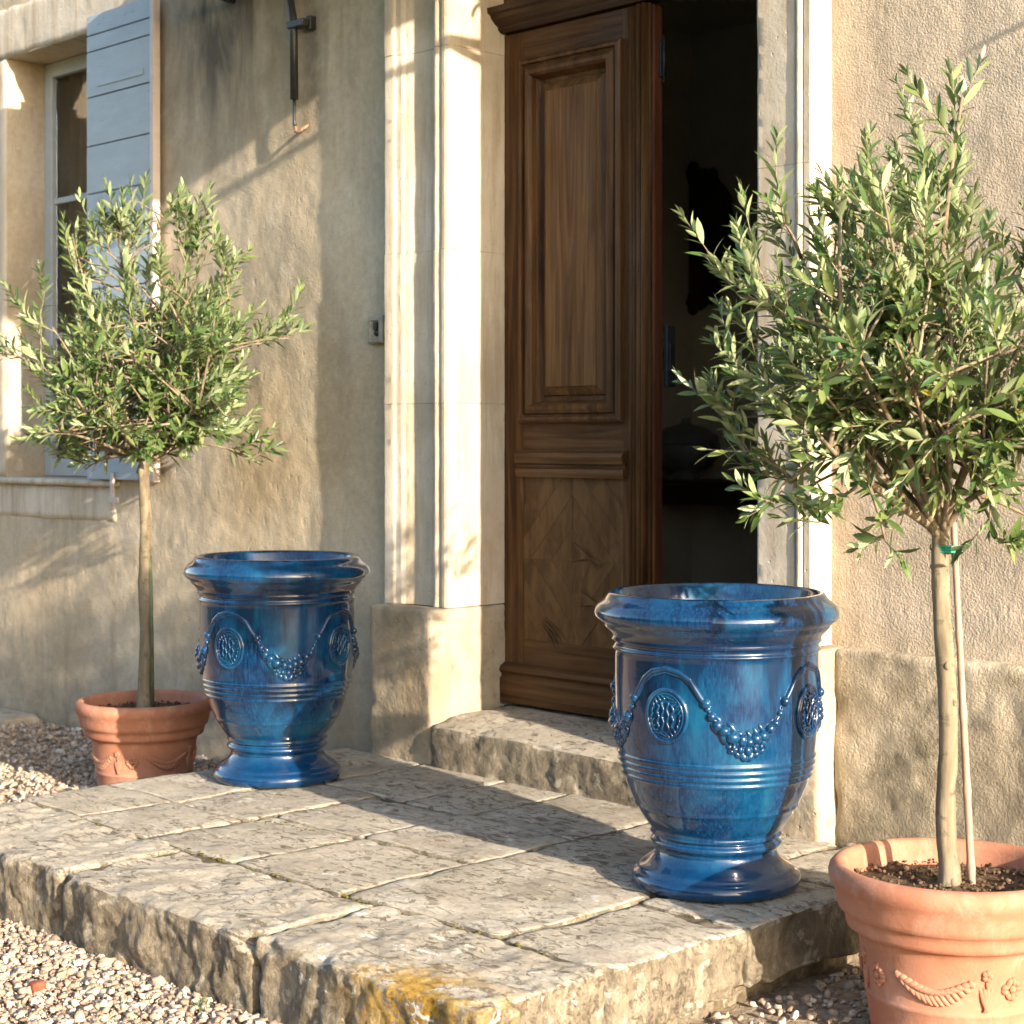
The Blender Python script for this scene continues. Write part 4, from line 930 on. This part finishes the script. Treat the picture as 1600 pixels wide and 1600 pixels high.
    # leaves: the 300 that show largest are parts, the rest one mass
    leaves.sort(key=lambda q: -q[3]/(Vector(base)+q[0]-CAM).length*(.35+abs(q[1].normalized().cross((Vector(base)+q[0]-CAM).normalized()).length)))
    bigs, rest = leaves[:300], leaves[300:]
    def frame(q):
        p, d, ax, L = q; up = (ax+Vector((rd.gauss(0, .35), rd.gauss(0, .35), .45+rd.gauss(0, .35)))); x = d.cross(up)
        x = x.normalized() if x.length > 1e-4 else d.orthogonal().normalized(); z = x.cross(d).normalized(); return x, d, z
    for q in bigs:
        x, d, z = frame(q); o = bpy.data.objects.new('leaf', LEAF_ME[rd.randrange(4)]); COL.objects.link(o); o.parent = root
        m3 = Matrix((x, d, z)).transposed() * q[3]; m4 = m3.to_4x4(); m4.translation = q[0]; o.matrix_basis = m4
    V = []; Fs = []; T = []; k = 0
    for q in rest:
        x, d, z = frame(q); vs, fs = LEAVES[rd.randrange(4)]; m3 = np.array([x[:], d[:], z[:]])*q[3]
        V.append(vs @ m3+np.array(q[0][:])); Fs += [tuple(i+k for i in f) for f in fs]; k += len(vs); T += [rd.random()]*len(vs)
    me = bpy.data.meshes.new('foliage'); me.from_pydata([tuple(v) for v in np.concatenate(V)], [], Fs); me.polygons.foreach_set('use_smooth', [True]*len(Fs))
    at = me.attributes.new('tint', 'FLOAT', 'POINT'); at.data.foreach_set('value', T); me.materials.append(MT['leaf'])
    o = bpy.data.objects.new('foliage', me); COL.objects.link(o); o.parent = root; o['kind'] = 'stuff'
    print('leaves', label, len(leaves))
    return root
# base at the soil; local z is above it. camera-right is r = (.70, .71)
rv = Vector((.7009, .7133, 0))
def cr(a, b=0.): v = rv*a+Vector((.7133, -.7009, 0))*b; return v.x, v.y
SZ = .335
bR = RP+Vector((-.01, 0, SZ)); bL = LP+Vector((0, 0, SZ*.94))
tR = [(0, 0, -.03), (*cr(-.006), .10), (*cr(-.002), .30), (*cr(-.012), .55), (*cr(-.022), .77), (*cr(-.018), .82)]
make_tree(bR, tR, .0245, [(.80, .22), (.88, .40), (.98, .49), (1.22, .53), (1.42, .50), (1.54, .45), (1.62, .32), (1.70, .16), (1.80, .09), (1.95, .04)], 11,
          'nearer olive tree with a tall pointed leader, in the pot at the right edge', 18, 7, 3, .065,
          [(*cr(.0), 1.55, 1.93), (*cr(.03), 1.45, 1.80), (*cr(-.36), 1.52, 1.72), (*cr(-.46), 1.35, 1.58), (*cr(-.50), 1.08, 1.22), (*cr(-.42), 1.42, 1.60), (*cr(-.47), 1.20, 1.36), (*cr(-.45), 1.0, 1.12), (*cr(-.40, .15), 1.3, 1.5), (*cr(-.30, .1), .84, .92), (*cr(-.16, .15), .80, .88), (*cr(.22, .1), .82, .92), (*cr(.08, .2), .80, .90), (*cr(-.05, -.2), .82, .92), (*cr(-.40, .1), .88, .96), (*cr(-.35, -.15), .95, 1.05), (*cr(-.22), 1.52, 1.74), (*cr(.25), 1.50, 1.72)])
tL = [(0, 0, -.03), (*cr(.004), .2), (*cr(-.002), .5), (*cr(.006), .75), (*cr(-.003), .93), (*cr(.0), .97)]
make_tree(bL, tL, .026, [(.88, .16), (.96, .42), (1.15, .52), (1.45, .56), (1.64, .50), (1.82, .33), (1.95, .22), (2.04, .08)], 23,
          'farther olive tree with a round crown, in the pot by the farther urn', 22, 7, 3, .072,
          [(*cr(-.16), 1.78, 2.0), (*cr(.02), 1.80, 2.02), (*cr(.13), 1.80, 2.03), (*cr(-.26), 1.68, 1.90), (*cr(.30), 1.70, 1.92), (*cr(.45), 1.42, 1.72), (*cr(.56), 1.44, 1.52), (*cr(-.02), 1.86, 2.06), (*cr(-.10), 1.82, 2.05), (*cr(.20), 1.80, 2.03), (*cr(-.40), 1.5, 1.74), (*cr(-.52), 1.36, 1.52), (*cr(.42), .98, 1.1)])
# canes
st = tag(empty('bamboo_stake', bR), 'thin pinkish bamboo stake beside the nearer olive trunk, tied with green band', 'stake')
a, e = Vector((*cr(.057, -.01), -.05)), Vector((*cr(.014, -.018), .84)); m = MB(); pts = []; rr = []
for k in range(41):
    t = k/40; pts.append(a.lerp(e, t)); rr.append(.0095*(1-.25*t)*(1.22 if k % 8 == 4 else 1))
m.tube(pts, rr, 10); m.build('cane', 'bamboo', st, local=True)
m = MB(); c0 = Vector((*cr(-.003, -.006), .772))
for dz in (-.006, 0, .006): m.tube([c0+Vector((*cr(.034*math.cos(t), .030*math.sin(t)), dz+.003*math.sin(t))) for t in np.linspace(0, 2*math.pi, 25)], .0032, 6, False)
m.build('tie_band', 'tie', st, local=True)
st = tag(empty('green_cane', bL), 'slim dark green cane beside the farther olive trunk', 'stake')
MB().tube([(*cr(.034, .01), -.05), (*cr(.030, .008), .3), (*cr(.022, .0), .60)], .007, 8).build('cane', 'green_stake', st, local=True)
